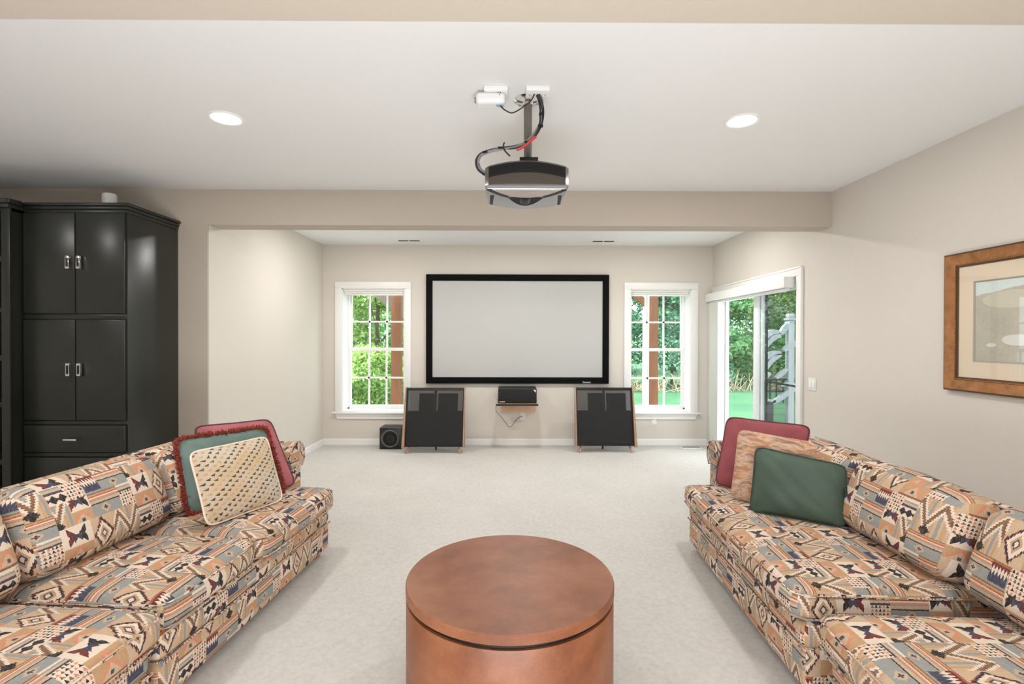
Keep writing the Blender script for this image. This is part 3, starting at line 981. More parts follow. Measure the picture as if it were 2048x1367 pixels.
for (za, zb) in ((1.640, 2.386), (.846, 1.592)):
    for (xa, xb, s_) in ((cx0 + .008, xm - .003, -1), (xm + .003, cx1 - .010, 1)):
        d = MB().box(xa, xb, CY - .022, CY - .001, za, zb, .004).build('door', 'cab', cb)
        pull_plate(d, xm + s_ * .040, za + (zb - za) * .505)
for (za, zb) in ((.606, .806), (.372, .566), (.10, .33)):
    d = MB().box(cx0 + .008, cx1 - .010, CY - .022, CY - .001, za, zb, .004).build('drawer', 'cab', cb)
    zc = (za + zb) / 2
    h = MB().box(xm - .065, xm + .035, CY - .060, CY - .048, zc - .007, zc + .007, .002).box(xm - .055, xm - .045, CY - .05, CY - .02, zc - .005, zc + .005).box(xm + .015, xm + .025, CY - .05, CY - .02, zc - .005, zc + .005)
    h.build('handle', 'chrome', d)

BY = 3.655
bc = empty('bookcase', (-4.2, (BY + DM) / 2, 0), 'deeper black open bookcase beside the tall cabinet, cut off by the picture edge', 'bookcase')
bx0, bx1 = -4.75, -3.620
b = MB()
b.box(bx1 - .02, bx1, BY + .02, DM - .002, 0, 2.40).box(bx0, bx0 + .02, BY + .02, DM - .002, 0, 2.40).box(bx0, bx1, DM - .02, DM - .002, 0, 2.40).box(bx0, bx1, BY + .02, DM - .002, 2.38, 2.40)
b.build('carcass', 'cab', bc)
MB().box(bx1 - .062, bx1, BY, BY + .02, 0, 2.40, .002).build('stile', 'cab', bc)
MB().box(bx0, bx0 + .062, BY, BY + .02, 0, 2.40, .002).build('stile', 'cab', bc)
b = MB().box(bx0, bx1, BY - .012, DM - .002, 2.40, 2.43, .004).box(bx0, bx1, BY - .024, DM - .002, 2.43, 2.465, .005)
b.box(bx1 - .01, bx1 + .02, BY - .024, CY - .032, 2.43, 2.465, .005)
b.build('crown_molding', 'cab', bc)
for z in (2.03, 1.66, 1.31, .97, .55, .12):
    MB().box(bx0 + .02, bx1 - .02, BY + .012, DM - .02, z - .018, z + .018, .002).build('shelf', 'cab', bc)

wc = empty('cylinder_device', (-3.235, 4.08, 2.462), 'small white cylinder standing on top of the tall black cabinet', 'device')
MB().lathe([(0, 0), (.046, 0), (.050, .006), (.050, .146), (.046, .158), (.036, .163), (0, .164)], (-3.235, 4.08, 2.462), 'z', 40, closed=False).build('shell', 'vinyl', wc)
MB().lathe([(.0505, .010), (.0512, .012), (.0505, .014)], (-3.235, 4.08, 2.462), 'z', 40, closed=False).build('base_ring', 'plastic', wc)

# ------------------------------------------------------------------ projector
MX, MY = .099, 2.697
P = empty('projector', (.088, 2.70, 2.21), 'dark glossy projector hanging upside down from a ceiling pole', 'projector')
YN, YF = 2.50, 2.865
ZT0, ZT1, ZBt = 2.318, 2.345, 2.226
pc = .088; hw = .210
n = 24


def arcrow(i): return -1 + 2 * i / n


# main shell: arched top, bowed near face
b = MB()
rows = []
for i in range(n + 1):
    u = arcrow(i); x = pc + hw * u
    zt = ZT0 + (ZT1 - ZT0) * (1 - u * u); yn = YN - .018 * (1 - u * u) + .02 * max(0, abs(u) - .96) / .04; yf = YF - .10 * max(0, abs(u) - .7) / .3
    rows.append([b.bm.verts.new(v) for v in ((x, yn, ZBt), (x, yn, zt - .010), (x, yn + .012, zt), (x, yf - .1, zt + .005), (x, yf, zt - .03), (x, yf, ZBt))])
for A, B_ in zip(rows[:-1], rows[1:]):
    for k in range(6):
        b.bm.faces.new((A[k], A[(k + 1) % 6], B_[(k + 1) % 6], B_[k]))
b.bm.faces.new(rows[0]); b.bm.faces.new(rows[-1][::-1])
b.build('shell', 'proj', P, sharp=35)
# grille with slats in the near face
b = MB(); gh = .052
for i in range(n):
    q = []
    for ii in (i, i + 1):
        u = arcrow(ii) * .905; x = pc + hw * u; zt = ZT0 + (ZT1 - ZT0) * (1 - u * u) - .011; yn = YN - .018 * (1 - u * u) - .0015
        q.append(((x, yn, zt - gh), (x, yn, zt)))
    b._add([q[0][0], q[1][0], q[1][1], q[0][1], *[(p[0], p[1] + .004, p[2]) for p in (q[0][0], q[1][0], q[1][1], q[0][1])]],
           [(0, 1, 2, 3), (7, 6, 5, 4), (0, 4, 5, 1), (3, 2, 6, 7)])
gr = b.build('grille', 'projdark', P)
for k in range(7):
    pts = []
    for i in range(n + 1):
        u = arcrow(i) * .895; x = pc + hw * u; pts.append((x, YN - .018 * (1 - u * u) - .003, ZT0 + (ZT1 - ZT0) * (1 - u * u) - .017 - k * .0068))
    MB().tube(pts, .0013, 6, smooth=False).build('slat', 'blackplastic', gr)
# underside (the projector's lid, hanging downwards): glossy slab with a bowed far edge
b = MB()
pl = []
for i in range(n + 1):
    u = arcrow(i); pl.append((pc + (hw - .004) * u, YN + .030))
far = []
for i in range(n + 1):
    u = 1 - 2 * i / n; far.append((pc + (hw * .99) * u, YF - .050 + .100 * (1 - u * u)))
b.prism(pl + far, 'z', ZBt - .012, ZBt + .004)
def taper(p):
    return p
b.move(taper)
b.build('lid', 'projgloss', P, bev=.002)
# lens-shaped raised panel on the lid
b = MB(); A = []
for i in range(n + 1):
    u = arcrow(i); A.append((pc + hw * .84 * u, YN + .034))
for i in range(1, n):
    u = 1 - 2 * i / n; A.append((pc + hw * .84 * u, YN + .034 + .140 * (1 - u * u)))
b.prism(A, 'z', ZBt - .0165, ZBt - .002)
b.build('lid_panel', 'projsilver', P, bev=.0015)
for sx in (-1, 1):
    b = MB(); pa = []; pb = []
    for i in range(13):
        u = sx * (.44 + .52 * i / 12)
        pa.append((pc + hw * u, YN + .036 + .138 * (1 - (u / .88) ** 2) if abs(u) < .88 else YN + .036))
        pb.append((pc + hw * u, YN + .036 + .185 * (1 - (u / .98) ** 2)))
    b.prism(pa + pb[::-1], 'z', ZBt - .0155, ZBt - .004)
    b.build('vent', 'projdark', P)
    b = MB().prism([(pc + sx * hw * .80, YF - .22), (pc + sx * hw * .90, YF - .22), (pc + sx * hw * .94, YF - .05), (pc + sx * hw * .87, YF - .035)], 'z', ZBt - .0135, ZBt - .004)
    b.build('seam', 'projdark', P)
b = MB(); A = [(pc - .092 + .184 * i / 16, YN + .185) for i in range(17)]
A += [(pc + .092 - .184 * i / 16, YN + .185 + .155 * (1 - (1 - 2 * i / 16) ** 2)) for i in range(1, 16)]
b.prism(A, 'z', ZBt - .0142, ZBt - .004)
b.build('lens_recess', 'black', P)
b = MB().lathe([(0, YN + .19), (.030, YN + .19), (.034, YN + .20), (.034, YN + .27), (.030, YN + .275), (.026, YN + .26), (0, YN + .255)], (pc - .002, 0, ZBt + .006), 'y', 32, closed=False)
b.build('lens', 'blackplastic', P)
# bracket plate, collar, pole, flange
mt = empty('ceiling_mount', (MX, MY, 2.33), 'chrome flange and grey pole holding the projector to the ceiling', 'projector mount')
b = MB().lathe([(.022, 2.41), (.022, HC - .012)], (MX, MY, 0), 'z', 24); b.build('pole', 'pole', mt)
b = MB().lathe([(.078, HC), (.078, HC - .003), (.060, HC - .012), (.030, HC - .018), (.026, HC - .030), (.0, HC - .030)], (MX, MY, 0), 'z', 36, closed=False)
fl = b.build('flange', 'chrome', mt)
for a in (0.3, 2.4, 4.5):
    MB().lathe([(0, HC - .016), (.010, HC - .015), (.012, HC - .006), (.012, HC - .002)], (MX + .055 * math.cos(a), MY + .055 * math.sin(a), 0), 'z', 12, closed=False).build('screw', 'steel', fl)
MB().box(MX - .045, MX + .052, MY - .06, MY + .05, 2.345, 2.415, .003).build('collar_block', 'blackplastic', mt)
b = MB().box(pc - .13, pc + .13, MY - .10, MY + .10, 2.338, 2.350, .002)
b.build('bracket_plate', 'iron', mt)
b = MB().box(-.065, -.02, 2.56, 2.66, 2.325, 2.352, .003).box(pc + .09, pc + .165, 2.58, 2.70, 2.325, 2.346, .003)
b.build('housing_block', 'proj', P)

# ceiling plates and the outlet adaptor


def ceiling_plate(x0, x1, label):
    o = empty('ceiling_outlet', ((x0 + x1) / 2, 2.585, HC), label, 'ceiling outlet')
    MB().box(x0, x1, 2.540, 2.630, HC - .026, HC, .004).build('cover_plate', 'vinyl', o)
    for sx in (-1, 1):
        MB().lathe([(0, HC - .0275), (.004, HC - .0275), (.004, HC - .025)], ((x0 + x1) / 2 + sx * .04, 2.585, 0), 'z', 10, closed=False).build('screw', 'steel', o)
    return o


ceiling_plate(.084, .204, 'white ceiling box behind the projector pole with the cable bundle coming out')
ceiling_plate(-.130, -.008, 'white ceiling box carrying the plug-in adaptor')
ad = empty('power_adaptor', (-.09, 2.585, 2.63), 'white plug-in power adaptor with a blue oval button hanging under the ceiling box', 'adaptor')
b = MB().cushion(-.172, -.022, 2.545, 2.63, 2.655, 2.714, .022, n=4)
b.build('body', 'vinyl', ad)
MB().lathe([(0, -.004), (.018, -.004), (.020, 0)], (0, 0, 0), 'z', 24, closed=False).build('button', 'blue', ad, xf=lambda p: (-.050 + p.x, 2.575 + p.y * .7, 2.655 + p.z))
b = MB()
for (dx, dz) in ((-.006, .008), (.006, .008), (0, -.002)):
    b.box(-.052 + dx - .0015, -.052 + dx + .0015, 2.5435, 2.546, 2.697 + dz - .003, 2.697 + dz + .003)
b.build('socket_holes', 'darkslot', ad)
b = MB().box(-.180, -.170, 2.57, 2.60, 2.675, 2.68).box(-.180, -.170, 2.57, 2.60, 2.69, 2.695)
b.build('prongs', 'steel', ad)


def unproj(u, v, y):
    d = cam_vec((u - 1024) / F_PX, (683.5 - v) / F_PX, 1.0); t = y / d.y
    return Vector((d.x * t, y, CAM_H + d.z * t))


bundle = [(1078.9, 181), (1081.6, 202.7), (1083.5, 223.7), (1079.6, 250), (1065, 275), (1052, 285.6), (1032, 294), (1005.8, 297.5), (983.5, 301), (964, 308), (956, 318), (955, 327), (959, 338), (971, 348)]
cb_ = empty('cable_bundle', tuple(unproj(1078.9, 181, 2.585)), 'bundle of black, grey and red cables from the ceiling box looping to the projector', 'cables')
for k, (ox, oz, mt_, r) in enumerate(((0, 0, 'cablegrey', .006), (.010, .002, 'cablegrey', .0045), (-.009, .003, 'cable', .005), (.003, -.009, 'cable', .0045), (-.006, -.008, 'cable', .003))):
    pts = []
    for i, (u, v) in enumerate(bundle):
        y = 2.585 + .03 * math.sin(i * .45) * (1 if k % 2 else -.6); tw = i * .5
        p = unproj(u, v, 2.60 if i < 12 else 2.57)
        kx = ox * math.cos(tw) - oz * math.sin(tw); kz = ox * math.sin(tw) + oz * math.cos(tw)
        pts.append(p + Vector((kx, kz * .6, kz)))
    pts[0] = Vector((.148 + ox, 2.585 + oz, HC - .026))
    MB().tube(pts, r, 8).build('cable', mt_, cb_)
MB().tube([unproj(u, v, 2.575) for u, v in ((1072, 273), (1062, 281), (1050, 291), (1040, 297), (1033, 299))], .007, 8).build('cable', 'cablered', cb_)
for (u, v) in ((1081, 252), (1054, 285), (1001, 296), (970, 305), (1083, 228)):
    c = unproj(u, v, 2.597)
    MB().box(c.x - .013, c.x + .013, c.y - .013, c.y + .013, c.z - .004, c.z + .004, .002).build('cable_tie', 'black', cb_)
MB().tube([unproj(u, v, 2.56) for u, v in ((1020, 312), (1009, 300), (1007, 290), (1009, 285))], .004, 8).build('cable', 'cable', cb_)
MB().tube([Vector((-.050, 2.575, 2.652))] + [unproj(u, v, 2.575) for u, v in ((999, 209), (1003, 214), (1010, 220), (1025, 225.5), (1046, 214), (1062, 201), (1068, 190))] + [Vector((.128, 2.58, HC - .026))], .0035, 8).build('cord', 'cable', ad)

# ------------------------------------------------------------------ framed picture on the right wall
fp = empty('framed_picture', (XR, 2.60, 1.144), 'bronze framed landscape print with a cream mat on the right wall', 'picture')
py0, py1, pz0, pz1 = 2.02, 3.178, 1.143, 1.992


def ring(name, ya, yb, za, zb, w, xa, xb, mat, par, bev=None):
    b = MB()
    # mitred four-piece moulding: xa at the outer edge, xb at the inner edge
    o_ = [(ya, za), (yb, za), (yb, zb), (ya, zb)]; i_ = [(ya + w, za + w), (yb - w, za + w), (yb - w, zb - w), (ya + w, zb - w)]
    vs = [(XR - .001, y, z) for y, z in o_] + [(XR - xa, y, z) for y, z in o_] + [(XR - xb, y, z) for y, z in i_] + [(XR - .001, y, z) for y, z in i_]
    f = []
    for k in range(4):
        k2 = (k + 1) % 4
        for r in range(3): f.append((r * 4 + k, r * 4 + k2, (r + 1) * 4 + k2, (r + 1) * 4 + k))
        f.append((12 + k, 12 + k2, k2, k))
    b._add(vs, f)
    return b.build(name, mat, par, bev=bev)


ring('outer_edge', py0, py1, pz0, pz1, .012, .030, .036, 'framedark', fp)
ring('moulding', py0 + .010, py1 - .010, pz0 + .010, pz1 - .010, .058, .036, .022, 'frame', fp)
ring('inner_lip', py0 + .066, py1 - .066, pz0 + .066, pz1 - .066, .022, .020, .016, 'framedark', fp)
b = MB()
Y0, Y1_, Z0, Z1 = py0 + .073, py1 - .073, pz0 + .073, pz1 - .073
for (a, c_) in (((Y0, Z0), (Y1_, Z0)), ((Y1_, Z0), (Y1_, Z1)), ((Y1_, Z1), (Y0, Z1)), ((Y0, Z1), (Y0, Z0))):
    L = math.hypot(c_[0] - a[0], c_[1] - a[1]); m_ = int(L / .0105)
    for k in range(m_):
        t = k / m_; yy = a[0] + (c_[0] - a[0]) * t; zz = a[1] + (c_[1] - a[1]) * t
        bmesh.ops.create_icosphere(b.bm, subdivisions=1, radius=.0048, matrix=Matrix.Translation((XR - .022, yy, zz)))
b.build('beading', 'bead', fp)
ring('mat_board', py0 + .086, py1 - .086, pz0 + .086, pz1 - .086, .098, .012, .012, 'mat', fp)
ring('mat_bevel', py0 + .182, py1 - .182, pz0 + .182, pz1 - .182, .010, .0125, .008, 'matbevel', fp)
b = MB()
ya, yb, za, zb = py0 + .186, py1 - .186, pz0 + .186, pz1 - .186
vs, fs = b._add([(XR - .006, ya, za), (XR - .006, yb, za), (XR - .006, yb, zb), (XR - .006, ya, zb), (XR - .001, ya, za), (XR - .001, yb, za), (XR - .001, yb, zb), (XR - .001, ya, zb)],
                [(0, 1, 2, 3), (7, 6, 5, 4), (0, 4, 5, 1), (1, 5, 6, 2), (2, 6, 7, 3), (3, 7, 4, 0)])
for f in fs:
    for l in f.loops: l[b.uvl].uv = (yb - l.vert.co.y, l.vert.co.z - za)
b.build('print', 'painting', fp)
MB().box(XR - .0165, XR - .0145, py0 + .08, py1 - .08, pz0 + .08, pz1 - .08).build('glass', 'glass', fp)

# ------------------------------------------------------------------ round drum table
tb = empty('drum_table', (.006, 2.031, 0), 'round brown leather drum table in the middle of the carpet', 'table')
R = .4157; ctr = (.006, 2.031, 0)
MB().lathe([(R - .006, 0), (R - .002, .006), (R - .002, .440), (R - .004, .446), (.1, .446)], ctr, 'z', 128, closed=False).build('drum_body', 'leather', tb)
MB().lathe([(R - .016, .44), (R - .016, .464)], ctr, 'z', 128).build('recess', 'cabin', tb)
MB().lathe([(R - .004, .462), (R, .465), (R, .496), (R - .003, .500), (0, .500)], ctr, 'z', 128).build('lid', 'leather', tb)

# ------------------------------------------------------------------ sofas


def sofa_frame(O, T, N):
    O, T, N = Vector(O), Vector(T).normalized(), Vector(N).normalized()
    return lambda p: O + T * p.x + N * p.y + Vector((0, 0, p.z))


def piping(mb, pts, r=.005):
    mb.tube(pts, r, 6, smooth=False); return mb


def make_sofa(O, T, N, L, label, group, seats, backs, arm_far, arm_near, zt=0.0, seed=0, seat_d=.80, arm_d=.19):
    xf = sofa_frame(O, T, N)
    o = empty('sofa', tuple(O), label, 'sofa', group)
    rnd = random.Random(seed)
    dep = .93
    def off(): return (rnd.uniform(0, .8), rnd.uniform(0, .8))
    # base: skirt and front rail
    b = MB().cushion(.0, L, .0, dep, .045, .222, .022, front=.012, n=10)
    base = b.build('skirt', 'sofa', o, xf=xf, boxuv=off())
    MB().cushion(.004, L - .004, -.004, dep, .212, .322, .03, front=.014, n=10).build('front_rail', 'sofa', o, xf=xf, boxuv=off())
    b = MB(); piping(b, [(.01, -.012, .218), (L - .01, -.012, .218)], .006).build('piping', 'sofa', base, xf=xf, boxuv=off())
    for (s_, d_) in ((.09, .075), (L - .09, .075), (.09, dep - .09), (L - .09, dep - .09)):
        MB().lathe([(.0, .0), (.030, .0), (.048, .014), (.052, .030), (.044, .048), (.03, .055), (0, .056)], (s_, d_, 0), 'z', 24, closed=False).build('bun_foot', 'bun', o, xf=xf)
    # back frame
    prof = [(.74, .05), (.74, .55), (.80, .735 + zt), (.83, .765 + zt), (.87, .775 + zt), (.92, .76 + zt), (.945, .71 + zt), (.95, .05)]
    bk_ = MB().prism(prof, 'x', .0, L).build('back_frame', 'sofa', o, xf=xf, boxuv=off(), sharp=50)
    b = MB(); piping(b, [(.0, .822, .768 + zt), (L, .822, .768 + zt)], .006).build('piping', 'burgpipe', bk_, xf=xf)
    # arms
    for on, sg, s0 in ((arm_far, -1, 0.0), (arm_near, 1, L)):
        if not on: continue
        w = .15
        pr = [(0, .05), (0, .50)]
        cx, cz, rr = w * .58, .635, .100
        a0, a1 = math.radians(-128), math.radians(215 + 0)
        pts = []
        for k in range(21):
            a = math.radians(232) - math.radians(284) * k / 20
            pts.append((cx + rr * math.cos(a), cz + rr * math.sin(a)))
        pr = pr + pts + [(w, .50), (w, .05)]
        pr = [(s0 + sg * p[0], p[1]) for p in pr]
        b = MB().prism([(p[0], p[1]) for p in pr], 'y', arm_d, .93)
        ar = b.build('arm', 'sofa', o, xf=xf, boxuv=off(), sharp=50, bev=.012)
        lp = [(q[0], arm_d - .004, q[1]) for q in pr[2:-2]]
        MB().tube(lp, .006, 6, smooth=False).build('piping', 'sofa', ar, xf=xf, boxuv=off())
        # under-arm base
        MB().cushion(min(s0, s0 + sg * w), max(s0, s0 + sg * w), arm_d, dep, .045, .30, .02, n=6).build('arm_base', 'sofa', o, xf=xf, boxuv=off())
    # seat cushions
    for (s0, s1, ov) in seats:
        z0, z1 = .318, .452
        c = MB().cushion(s0, s1, -ov, seat_d, z0, z1, .055, top=.026, front=.032, end=.008, n=14).build('seat_cushion', 'sofa', o, xf=xf, boxuv=off())
        rr = .04
        for z in (z0 + .022, z1 - .018):
            pts = [(s0 - .002, seat_d - .15, z), (s0 - .002, -ov + rr, z), (s0 + rr, -ov - .006, z)]
            nn = 12
            for k in range(1, nn):
                t = k / nn; ss = s0 + rr + (s1 - s0 - 2 * rr) * t
                fx = max(0, 1 - (2 * (ss - s0) / (s1 - s0) - 1) ** 2); zz = abs(z - (z0 + z1) / 2) / ((z1 - z0) / 2)
                pts.append((ss, -ov - .032 * fx ** .5 * max(0, 1 - zz * zz) ** .5 - .002, z))
            pts += [(s1 - rr, -ov - .006, z), (s1 + .002, -ov + rr, z), (s1 + .002, seat_d - .15, z)]
            MB().tube(pts, .0045, 6, smooth=False).build('piping', 'sofa', c, xf=xf, boxuv=off())
    # back cushions, leaning
    for (s0, s1) in backs:
        hgt = .37; th = .19; tl = math.radians(21)
        b = MB().cushion(s0, s1, 0, th, 0, hgt, .075, top=.02, front=.055, end=.012, n=12)
        uvo = off()
        zb_ = .455; d0 = .535
        def lean(p):
            y, z = p.y, p.z
            return (p.x, d0 + y * math.cos(tl) + z * math.sin(tl), zb_ + .025 - y * math.sin(tl) * .6 + z * math.cos(tl) * (1 + zt))
        bmesh.ops.recalc_face_normals(b.bm, faces=b.bm.faces)
        c = b.build('back_cushion', 'sofa', o, xf=lambda p: xf(Vector(lean(p))), boxuv=uvo)
    return o


GRP = 'southwestern print sofas'
TR, NR = (-.050, -.9987, 0), (.9987, -.050, 0)
OR = Vector((1.262, 3.485, 0))
make_sofa(OR, TR, NR, 1.50, 'southwestern print sofa along the right wall holding the bottle green pillow', GRP, [(-.004, 1.50, .035)], [(.01, .735), (.745, 1.46)], True, False, 0.0, 3)
OR2 = OR + Vector(TR) * 1.648 + Vector(NR) * .012
make_sofa(OR2, TR, NR, 1.10, 'southwestern print sofa piece on the right nearest the picture edge, with no pillows', GRP, [(-.01, 1.10, .045)], [(-.13, .55)], False, True, 0.02, 11)
TL_, NL = (-.076, -.9971, 0), (-.9971, .076, 0)
OL = Vector((-1.222, 3.405, 0))
make_sofa(OL, TL_, NL, 1.50, 'southwestern print sofa on the left holding the fringed teal pillow', GRP, [(-.004, .865, .035), (.872, 1.505, .012)], [(.01, .690), (.70, 1.46)], True, False, .035, 5, arm_d=.27)
OL2 = OL + Vector(TL_) * 1.545 + Vector(NL) * (-.01)
make_sofa(OL2, TL_, NL, 1.10, 'southwestern print sofa piece on the left nearest the picture edge, with no pillows', GRP, [(-.012, 1.10, .045)], [(-.06, .62)], False, True, .035, 8)

# ------------------------------------------------------------------ throw pillows


def pillow(bl, br, tr, tl, th, mat, label, pipe=None, fringe=False, square=.06, sag=.0):
    bl, br, tr, tl = map(Vector, (bl, br, tr, tl))
    ctr = (bl + br) / 2
    o = empty('throw_pillow', tuple(ctr), label, 'pillow', 'throw pillows on the sofas')
    e1 = (br - bl); e2 = (tl - bl); nrm = e1.cross(e2).normalized()
    W, H = e1.length, e2.length
    if nrm.y > 0: nrm = -nrm
    rnd = random.Random(int(abs(bl.x) * 1000))
    ph = [rnd.uniform(0, 6) for _ in range(6)]
    N_ = 26
    def pt(u, v, sgn):
        pin = .025
        uu = u * (1 - pin * (1 - v * v)); vv = v * (1 - pin * (1 - u * u))
        # rounded corners
        mx_ = max(abs(u), abs(v))
        if mx_ > 1e-6:
            k = mx_ / (abs(u) ** 10 + abs(v) ** 10) ** (1 / 10) * 1.015
            uu *= k; vv *= k
        a, b_ = (uu + 1) / 2, (vv + 1) / 2
        p = bl * (1 - a) * (1 - b_) + br * a * (1 - b_) + tr * a * b_ + tl * (1 - a) * b_
        f = (max(0, 1 - abs(u) ** 2.6) * max(0, 1 - abs(v) ** 2.6)) ** .62
        wr = .006 * math.sin(u * 6 + ph[0] + v * 3) * (abs(v) ** 2) + .005 * math.sin(v * 7 + ph[1] - u * 2) * abs(u) ** 2 + .003 * math.sin(u * 11 + v * 9 + ph[2])
        return p + nrm * sgn * (th * f + wr * f)
    b = MB(); g = {}
    for sgn in (1, -1):
        for i in range(N_ + 1):
            for j in range(N_ + 1):
                edge = i in (0, N_) or j in (0, N_)
                key = (i, j, 0 if edge else sgn)
                if key not in g: g[key] = b.bm.verts.new(pt(-1 + 2 * i / N_, -1 + 2 * j / N_, sgn))
    for sgn in (1, -1):
        for i in range(N_):
            for j in range(N_):
                q = []
                for (a, c) in ((i, j), (i + 1, j), (i + 1, j + 1), (i, j + 1)):
                    edge = a in (0, N_) or c in (0, N_); q.append((a, c, g[(a, c, 0 if edge else sgn)]))
                if len({x[2] for x in q}) < 3: continue
                f = b.bm.faces.new([x[2] for x in q])
                for l, x in zip(f.loops, q): l[b.uvl].uv = (x[0] / N_ * W, x[1] / N_ * H)
    c = b.build('cover', mat, o, sharp=75)
    rim = []
    M_ = 24
    for k in range(M_): rim.append(pt(-1 + 2 * k / M_, -1, 1))
    for k in range(M_): rim.append(pt(1, -1 + 2 * k / M_, 1))
    for k in range(M_): rim.append(pt(1 - 2 * k / M_, 1, 1))
    for k in range(M_): rim.append(pt(-1, 1 - 2 * k / M_, 1))
    if pipe: MB().loop_tube(rim, .0055, 7).build('piping', pipe, o)
    if fringe:
        b = MB(); cc = (bl + br + tr + tl) / 4
        m = len(rim)
        for k in range(m):
            a, d = rim[k], rim[(k + 1) % m]
            for j in range(15):
                p = a.lerp(d, rnd.random()); outw = (p - cc).normalized()
                dirv = (outw * rnd.uniform(.3, 1.0) + nrm * rnd.uniform(-.7, .7) + Vector((rnd.uniform(-.5, .5), rnd.uniform(-.5, .5), rnd.uniform(-.5, .5)))).normalized()
                ln = rnd.uniform(.018, .034)
                b.tube([p, p + dirv * ln], [.0042, .0030], 4, smooth=False)
        b.build('fringe', 'fringe', o)
    return o


Z_ = lambda p, dz=0.0: (p[0], p[1], p[2] + dz)
pillow((1.381, 2.852, .480), (1.749, 2.588, .480), (1.815, 2.677, .778), (1.463, 2.951, .826), .070, 'green', 'bottle green pillow in front of the other pillows on the right sofa', 'greenpipe')
pillow((1.366, 3.076, .480), (1.675, 2.800, .478), (1.781, 2.866, .865), (1.467, 3.187, .887), .058, 'rock', 'pillow printed with tan canyon rocks, between the burgundy and green pillows', None)
pillow((1.400, 3.383, .480), (1.752, 3.070, .478), (1.897, 3.130, .914), (1.527, 3.485, .918), .062, 'burg', 'burgundy pillow with dark piping against the arm of the right sofa', 'burgpipe')
pillow((-1.563, 2.602, .480), (-1.371, 3.045, .480), (-1.497, 3.100, .853), (-1.691, 2.654, .853), .065, 'triangles', 'cream pillow covered in small dark triangles, frontmost on the left sofa', 'mat')
pillow((-1.775, 2.786, .482), (-1.434, 3.193, .482), (-1.579, 3.250, .879), (-1.897, 2.868, .875), .050, 'teal', 'teal pillow with a thick rust fringe behind the small triangle pillow', None, fringe=True)
pillow((-1.729, 2.953, .482), (-1.420, 3.345, .482), (-1.621, 3.406, .909), (-1.890, 3.009, .928), .055, 'mauve', 'rose red pillow rearmost on the left sofa, behind the fringed teal pillow', 'burgpipe')

# ------------------------------------------------------------------ outdoors
GZ = -.10
struct('lawn', MB().box(-30, 40, D + WT + .0, 45, GZ - .2, GZ).box(XR + .18, 40, -12, D + WT, GZ - .2, GZ), 'lawn', smooth=False)
struct('patio', MB().box(-5, 6.2, D + WT, 8.95, GZ - .1, GZ + .04, .01).box(XR + .18, 6.2, 2.0, D + WT, GZ - .1, GZ + .04, .01), 'concrete', smooth=False)


def deck_post(x, y, w, label):
    o = empty('deck_post', (x, y, GZ + .04), label, 'post', 'wooden deck posts outside')
    MB().box(x - w / 2, x + w / 2, y - w / 2, y + w / 2, GZ + .04, 3.3, .006).build('shaft', 'post', o)
    MB().box(x - w / 2 - .02, x + w / 2 + .02, y - w / 2 - .02, y + w / 2 + .02, GZ + .04, GZ + .10, .005).build('base', 'iron', o)
    return o


deck_post(-2.03, 9.08, .175, 'brown timber deck post outside the window left of the screen')
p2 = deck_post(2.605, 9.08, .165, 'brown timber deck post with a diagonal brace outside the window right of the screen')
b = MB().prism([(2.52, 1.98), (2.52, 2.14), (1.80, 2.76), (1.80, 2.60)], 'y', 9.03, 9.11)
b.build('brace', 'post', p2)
MB().box(2.445, 2.5215, 9.00, 9.16, GZ + .04, 2.3, .004).build('sunlit_strip', 'vinyl', p2)['label'] = 'white strip standing for the sunlit side of the post'  # added strip: white colour stands for sun glare on the brown side face
ev = empty('eave', (-2.2, 9.4, 2.0), 'grey boarded eave sloping down to the post outside the left window', 'eave')
for k in range(7):
    y = 9.18 + k * .17
    MB().prism([(-3.05, 2.70), (-1.95, 1.82), (-1.95, 2.62), (-2.6, 3.2), (-3.05, 3.2)], 'y', y, y + .155).build('board', 'eave', ev)

# railing with newel outside the patio door
rl = empty('stair_railing', (5.06, 9.0, GZ), 'white outdoor stair railing with a capped newel post outside the patio door', 'railing')
b = MB().box(5.01, 5.12, 8.945, 9.055, GZ, 1.80, .008).box(4.99, 5.14, 8.925, 9.075, 1.80, 1.84, .006).box(5.005, 5.125, 8.94, 9.06, 1.84, 1.92, .02)
b.build('newel_post', 'postwhite', rl)


def band(pix, y, w, t=.05):
    """curved rail: centre line through picture points in the plane y, with its own depth"""
    c = [unproj(u, v, y) for u, v in pix]
    b = MB(); rings = []
    out = []
    for i in range(len(c) - 1):
        for k in range(4): out.append(c[i].lerp(c[i + 1], k / 4))
    out.append(c[-1])
    for i in range(2):
        out = [out[0]] + [(out[k - 1] + out[k] * 2 + out[k + 1]) / 4 for k in range(1, len(out) - 1)] + [out[-1]]
    m = len(out)
    for i, p in enumerate(out):
        d = (out[min(i + 1, m - 1)] - out[max(i - 1, 0)]).normalized(); nn = Vector((-d.z, 0, d.x))
        ww = w * (.55 + .45 * math.sin(PI * min(1, max(0, i / (m - 1)))))
        rings.append([b.bm.verts.new(p + nn * a * ww + Vector((0, q, 0))) for a, q in ((-.5, -t), (.5, -t), (.5, t), (-.5, t))])
    for A, B_ in zip(rings[:-1], rings[1:]):
        for k in range(4): b.bm.faces.new((A[k], A[(k + 1) % 4], B_[(k + 1) % 4], B_[k]))
    b.bm.faces.new(rings[0]); b.bm.faces.new(rings[-1][::-1])
    return b


def zp(x, y): return (1420 + x / 4.555, 560 + y / 4.555)


